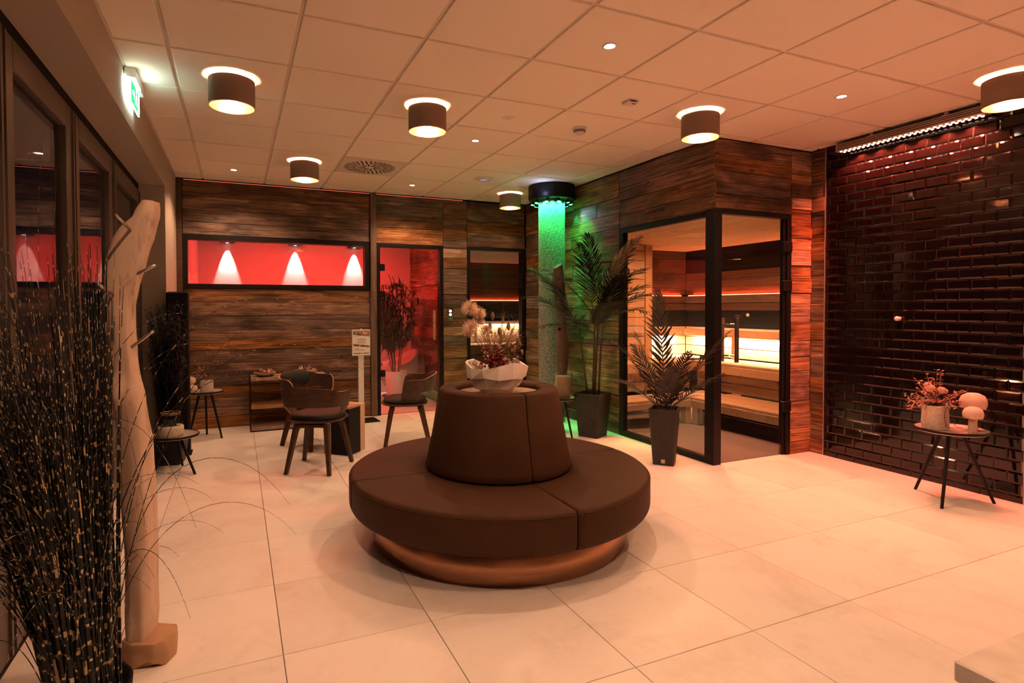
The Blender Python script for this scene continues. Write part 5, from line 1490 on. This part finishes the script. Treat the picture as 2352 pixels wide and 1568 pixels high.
# tall black column and dark twig bush in a woven planter in the corner
t_ = thing('speaker_column', 'slim tall black column in the corner by the plaster pier', 'speaker', (-0.165, 2.945, 0))
mb = MB(); mb.bbox(-0.088, -0.07, 0.02, 0.088, 0.07, 1.48, 0.012); mb.build('body', 'black_matt', t_)
mb = MB(); mb.bbox(-0.10, -0.08, 0.0, 0.10, 0.08, 0.02, 0.004); mb.build('foot_plate', 'black', t_)
mb = MB(); mb.bbox(-0.075, -0.074, 0.25, 0.075, -0.0695, 1.44, 0.001); mb.build('grille', 'black', t_)
planter('woven_planter', 'low woven planter under the low left table', (-0.215, 2.66, 0), R(-8), 0.20, 0.26, 0.24, False)
bs = thing('twig_bush', 'tall dark bush of fine twigs in the corner by the plaster pier', 'bush', (-0.215, 2.66, 0.19))
rg = random.Random(77)
mb = MB(); mb2 = MB()
for k in range(230):
    a = rg.uniform(0, 2*PI); sp = rg.uniform(0.0, 0.15)
    pts = bend((rg.uniform(-.06, .06), rg.uniform(-.06, .06), 0), (sp*math.cos(a), sp*math.sin(a), 1.0), rg.uniform(0.7, 1.20), 9, 0, 0.035, rg)
    mb.tube(pts, [0.0022*(1-0.75*i/9) for i in range(10)], 4)
    for q in range(2, 10):
        for _ in range(7):
            p_ = pts[q].lerp(pts[q-1], rg.uniform(0, 1))
            leafq(mb2, p_, (rg.uniform(-1, 1), rg.uniform(-1, 1), rg.uniform(0.2, 1.4)), rg.uniform(0.022, 0.045), 0.007, n=2)
o = mb.build('twigs', 'black_matt', bs); o['kind'] = 'stuff'
o = mb2.build('small_leaves', 'palm', bs, fix=False); o['kind'] = 'stuff'

# ================================================================== driftwood stele with steel pins
RTv = Vector((0.918, -0.396, 0)); NV = Vector((0.396, 0.918, 0)); P0 = Vector((0.03, -0.42, 0))
outl = [(1.727, -0.014, 0.024), (1.7, -0.042, 0.03), (1.667, -0.059, 0.028), (1.627, -0.112, 0.02), (1.594, -0.135, 0.015), (1.545, -0.154, -0.004), (1.488, -0.171, -0.018), (1.423, -0.177, -0.04), (1.341, -0.166, -0.061), (1.243, -0.157, -0.066), (1.144, -0.151, -0.061), (1.062, -0.144, -0.049), (1.004, -0.145, -0.036), (0.971, -0.139, -0.034), (0.914, -0.133, -0.025), (0.831, -0.125, -0.008), (0.682, -0.114, -0.0), (0.433, -0.105, 0.001), (0.182, -0.095, 0.001), (0.085, -0.090, -0.008)]
st = thing('driftwood_stele', 'tall pale driftwood stele with steel pins on a wooden block', 'driftwood', P0)
zs = [o_[0] for o_ in outl]
def at_z(z):
    for (za, la, ra), (zb, lb_, rb_) in zip(outl[:-1], outl[1:]):
        if za >= z >= zb:
            f_ = (za-z)/(za-zb); return la+(lb_-la)*f_, ra+(rb_-ra)*f_
    return outl[-1][1:]
rows_ = []
NZ, NA = 84, 28
for i in range(NZ+1):
    z = 0.085+(1.727-0.085)*i/NZ
    l_2, r_2 = at_z(z); cx_, hw = (l_2+r_2)/2, (r_2-l_2)/2
    dp = 0.036+0.020*max(0, 1-z/1.0)+0.012*math.exp(-((z-0.99)/0.06)**2)
    row = []
    for k in range(NA):
        a = 2*PI*k/NA
        ca, sa = math.cos(a), math.sin(a)
        x_ = hw*math.copysign(abs(ca)**0.75, ca); y_ = dp*math.copysign(abs(sa)**0.8, sa)
        nz = noise.noise(Vector((ca*1.5, sa*1.5, z*4.0)))*0.008+noise.noise(Vector((ca*5, sa*5, z*2.0)))*(0.006 if z < 0.95 else 0.003)
        bl = 0.022*math.exp(-(((z-1.02)/0.05)**2+((x_+0.02)/0.05)**2))*(1 if sa < 0 else 0)
        row.append(RTv*(cx_+x_+nz*ca)+NV*(y_+nz*sa-bl)+Vector((0, 0, z)))
    rows_.append(row)
mb = MB(); loft(mb, rows_); mb.build('trunk', 'drift', st)
for p_, q_ in ((W(-0.050, -0.035, 1.615), W(-0.036, -0.145, 1.655)), (W(-0.118, -0.035, 1.378), W(-0.104, -0.145, 1.415)), (W(-0.052, -0.015, 1.452), W(0.030, -0.02, 1.488)), (W(-0.068, -0.015, 1.182), W(0.024, -0.03, 1.243))):
    mb = MB(); mb.smooth = True; mb.cyl(p_, q_, 0.0055, 0.0055, 12); mb.build('pin', 'steel', st)
mb = MB()
blk = [(-0.110, -0.045), (-0.05, -0.075), (0.03, -0.07), (0.062, -0.045), (0.066, 0.02), (0.04, 0.075), (-0.05, 0.085), (-0.115, 0.05)]
def bz(x, y, top): return (0.086+0.004*math.sin(x*40)) if top else (0.012*(1+math.sin(x*55+1.0)) if y < -0.03 else 0.0)
n_ = len(blk)
dens = []
for (xa, ya), (xb, yb) in zip(blk, blk[1:]+blk[:1]):
    for q in range(5): dens.append((xa+(xb-xa)*q/5, ya+(yb-ya)*q/5))
rows_ = [[RTv*x+NV*y+Vector((0, 0, max(0, bz(x, y, False)) if y < -0.02 else 0.0)) for x, y in dens], [RTv*(x*1.04)+NV*(y*1.04)+Vector((0, 0, 0.045)) for x, y in dens], [RTv*x+NV*y+Vector((0, 0, 0.08)) for x, y in dens], [RTv*(x*0.95)+NV*(y*0.95)+Vector((0, 0, 0.087)) for x, y in dens]]
loft(mb, rows_); mb.build('base_block', 'stone_base', st)

# ================================================================== zebra grass in the left foreground
tz = NT('banded_grass')
at_ = tz.n('ShaderNodeAttribute', attribute_name='along')
wn = tz.n('ShaderNodeTexNoise', noise_dimensions='1D'); wn.inputs['Scale'].default_value = 9.0; wn.inputs['Detail'].default_value = 0
tz.l(at_.outputs['Fac'], wn.inputs['W'])
ph = tz.math('ADD', tz.math('MULTIPLY', at_.outputs['Fac'], 13.0), tz.math('MULTIPLY', wn.outputs['Fac'], 1.4))
band = tz.math('GREATER_THAN', tz.math('FRACT', ph), 0.85)
cg = tz.mix(band, (0.014, 0.019, 0.019), (0.62, 0.46, 0.26))
tz.bsdf(cg, 0.5, 0, spec=0.4)
M['grass'] = tz.m
gz = thing('zebra_grass', 'large clump of dark banded grass in the left foreground', 'grass', (-0.145, -0.665, 0))
mb = MB(); mb.smooth = True; mb.lathe([(0.0001, 0), (0.10, 0), (0.13, 0.03), (0.135, 0.085), (0.125, 0.085), (0.12, 0.06), (0.0001, 0.06)], 28); mb.build('pot_body', 'black_matt', gz)
rg = random.Random(42)
mb = MB()
def blade(mb, base, az_, sp, ln, droop, r0, n=16, lean=0.0):
    d = (Vector((math.cos(az_)*sp, math.sin(az_)*sp, 1))-RTv*lean).normalized(); p = Vector(base)
    off = rg.uniform(0, 50); s_ = Vector((-math.sin(az_), math.cos(az_), 0))
    vs_ = []
    out_ = Vector((math.cos(az_), math.sin(az_), 0))
    for i in range(n+1):
        t = i/n; r_ = r0*(1-0.85*t)
        u = d.cross(s_).normalized()
        for k in range(3):
            a = 2*PI*k/3
            vs_.append((p+s_*(r_*math.cos(a))+u*(r_*math.sin(a)), off+t*ln))
        d = (d+(out_*0.35-Vector((0, 0, 1)))*(droop*(t**1.6)*2.6/n)).normalized()
        p = p+d*(ln/n)
    b0 = len(mb.v)
    fs_l = []
    for i in range(n):
        for k in range(3):
            k2 = (k+1) % 3; fs_l.append((i*3+k, i*3+k2, (i+1)*3+k2, (i+1)*3+k))
    mb.add([q[0] for q in vs_], fs_l)
    mb.at[b0:] = [q[1] for q in vs_]
for k in range(360):
    a = rg.uniform(0, 2*PI); r_ = 0.10*math.sqrt(rg.uniform(0, 1))
    base = (r_*math.cos(a), r_*math.sin(a), 0.06)
    az_ = a+rg.uniform(-0.7, 0.7)
    rs_ = 0.42 if Vector((math.cos(az_), math.sin(az_), 0)).dot(RTv) > 0 else 1.0
    blade(mb, base, az_, rg.uniform(0.02, 0.17)*rs_, rg.uniform(0.75, 1.50), rg.uniform(0.0, 0.30)*rs_, rg.uniform(0.0034, 0.0072), lean=rg.uniform(0.03, 0.13))
for k in range(230):
    a = rg.uniform(0, 2*PI); r_ = 0.09*math.sqrt(rg.uniform(0, 1))
    blade(mb, (r_*math.cos(a), r_*math.sin(a), 0.06), (rg.uniform(0, 2*PI) if k % 3 == 0 else rg.uniform(1.9, 4.9)), rg.uniform(0.04, 0.34), rg.uniform(0.6, 2.0), rg.uniform(1.6, 4.0), rg.uniform(0.0018, 0.0030), 26, lean=rg.uniform(-0.05, 0.10))
o = mb.build('grass_blades', 'grass', gz, fix=False, attr='along'); o['kind'] = 'stuff'

# ================================================================== inside the red room
def bamboo(label, loc, seed, n_st=9, h=1.7):
    t_ = thing('bamboo_plant', label, 'plant', loc)
    rg = random.Random(seed)
    mb = MB(); mb.smooth = True; mb.lathe([(0.0001, 0), (0.12, 0), (0.155, 0.45), (0.145, 0.45), (0.14, 0.41), (0.0001, 0.41)], 24); mb.build('pot_body', 'white', t_)
    for k in range(n_st):
        mb = MB(); mb2 = MB()
        a = rg.uniform(0, 2*PI)
        pts = bend((0.05*math.cos(a), 0.05*math.sin(a), 0.41), (0.16*math.cos(a), 0.16*math.sin(a), 1), rg.uniform(h-0.85, h-0.45), 10, 0, 0.03, rg)
        mb.tube(pts, 0.006, 6); mb.build('cane', 'stem', t_)
        for q in range(4, 11):
            for _ in range(3):
                b_ = rg.uniform(0, 2*PI); tw = bend(pts[q], (math.cos(b_), math.sin(b_), 0.6), rg.uniform(0.1, 0.26), 4, 0.12, 0.1, rg)
                mb2.tube(tw, 0.0018, 4)
                for e in tw[2:]:
                    for _ in range(4): leafq(mb2, e, (rg.uniform(-1, 1), rg.uniform(-1, 1), rg.uniform(-.9, .5)), rg.uniform(0.09, 0.16), 0.016, curl=0.2, n=3)
        o = mb2.build('foliage', 'bamboo', t_, fix=False)
    return t_
bamboo('leafy bamboo plant in a tall pale pot behind the glass door of the red room', (2.38, 4.95, -0.006), 8, 11, 1.72)
tripod('side_table', 'small round side table deep inside the red room', (1.55, 5.05, -0.006), 0, 0.18, 0.55, 0.18)
def lounge(label, loc, rz):
    t_ = thing('lounge_chair', label, 'armchair', loc, rz, 'pale lounge chairs in the red room')
    mb = MB(); mb.smooth = True
    rows_ = []
    for i in range(13):
        a = R(-110+220*i/12); r_ = 0.33
        top = 0.48+0.22*math.cos(a*0.5)**6
        rows_.append([(r_*math.sin(a)*s_, -r_*math.cos(a)*s_, z) for s_, z in ((0.82, 0.12), (1.0, 0.25), (1.06, top-0.05), (1.02, top), (0.92, top), (0.86, top-0.06), (0.80, 0.40), (0.70, 0.36))])
    mb.grid(rows_); mb.build('shell', 'upholstery', t_, fix=False)
    mb = MB(); mb.smooth = True; mb.lathe([(0.0001, 0.26), (0.26, 0.26), (0.29, 0.30), (0.29, 0.40), (0.25, 0.44), (0.0001, 0.45)], 28); mb.build('seat_cushion', 'upholstery', t_)
    mb = MB(); mb.lathe([(0.0001, 0.0), (0.22, 0.0), (0.22, 0.012), (0.03, 0.03), (0.03, 0.26)], 24); mb.build('base', 'black', t_)
lounge('pale lounge chair at the hinge side inside the red room', (1.75, 5.50, -0.006), R(150))
lounge('pale lounge chair by the boarded wall inside the red room', (2.55, 5.58, -0.006), R(100))
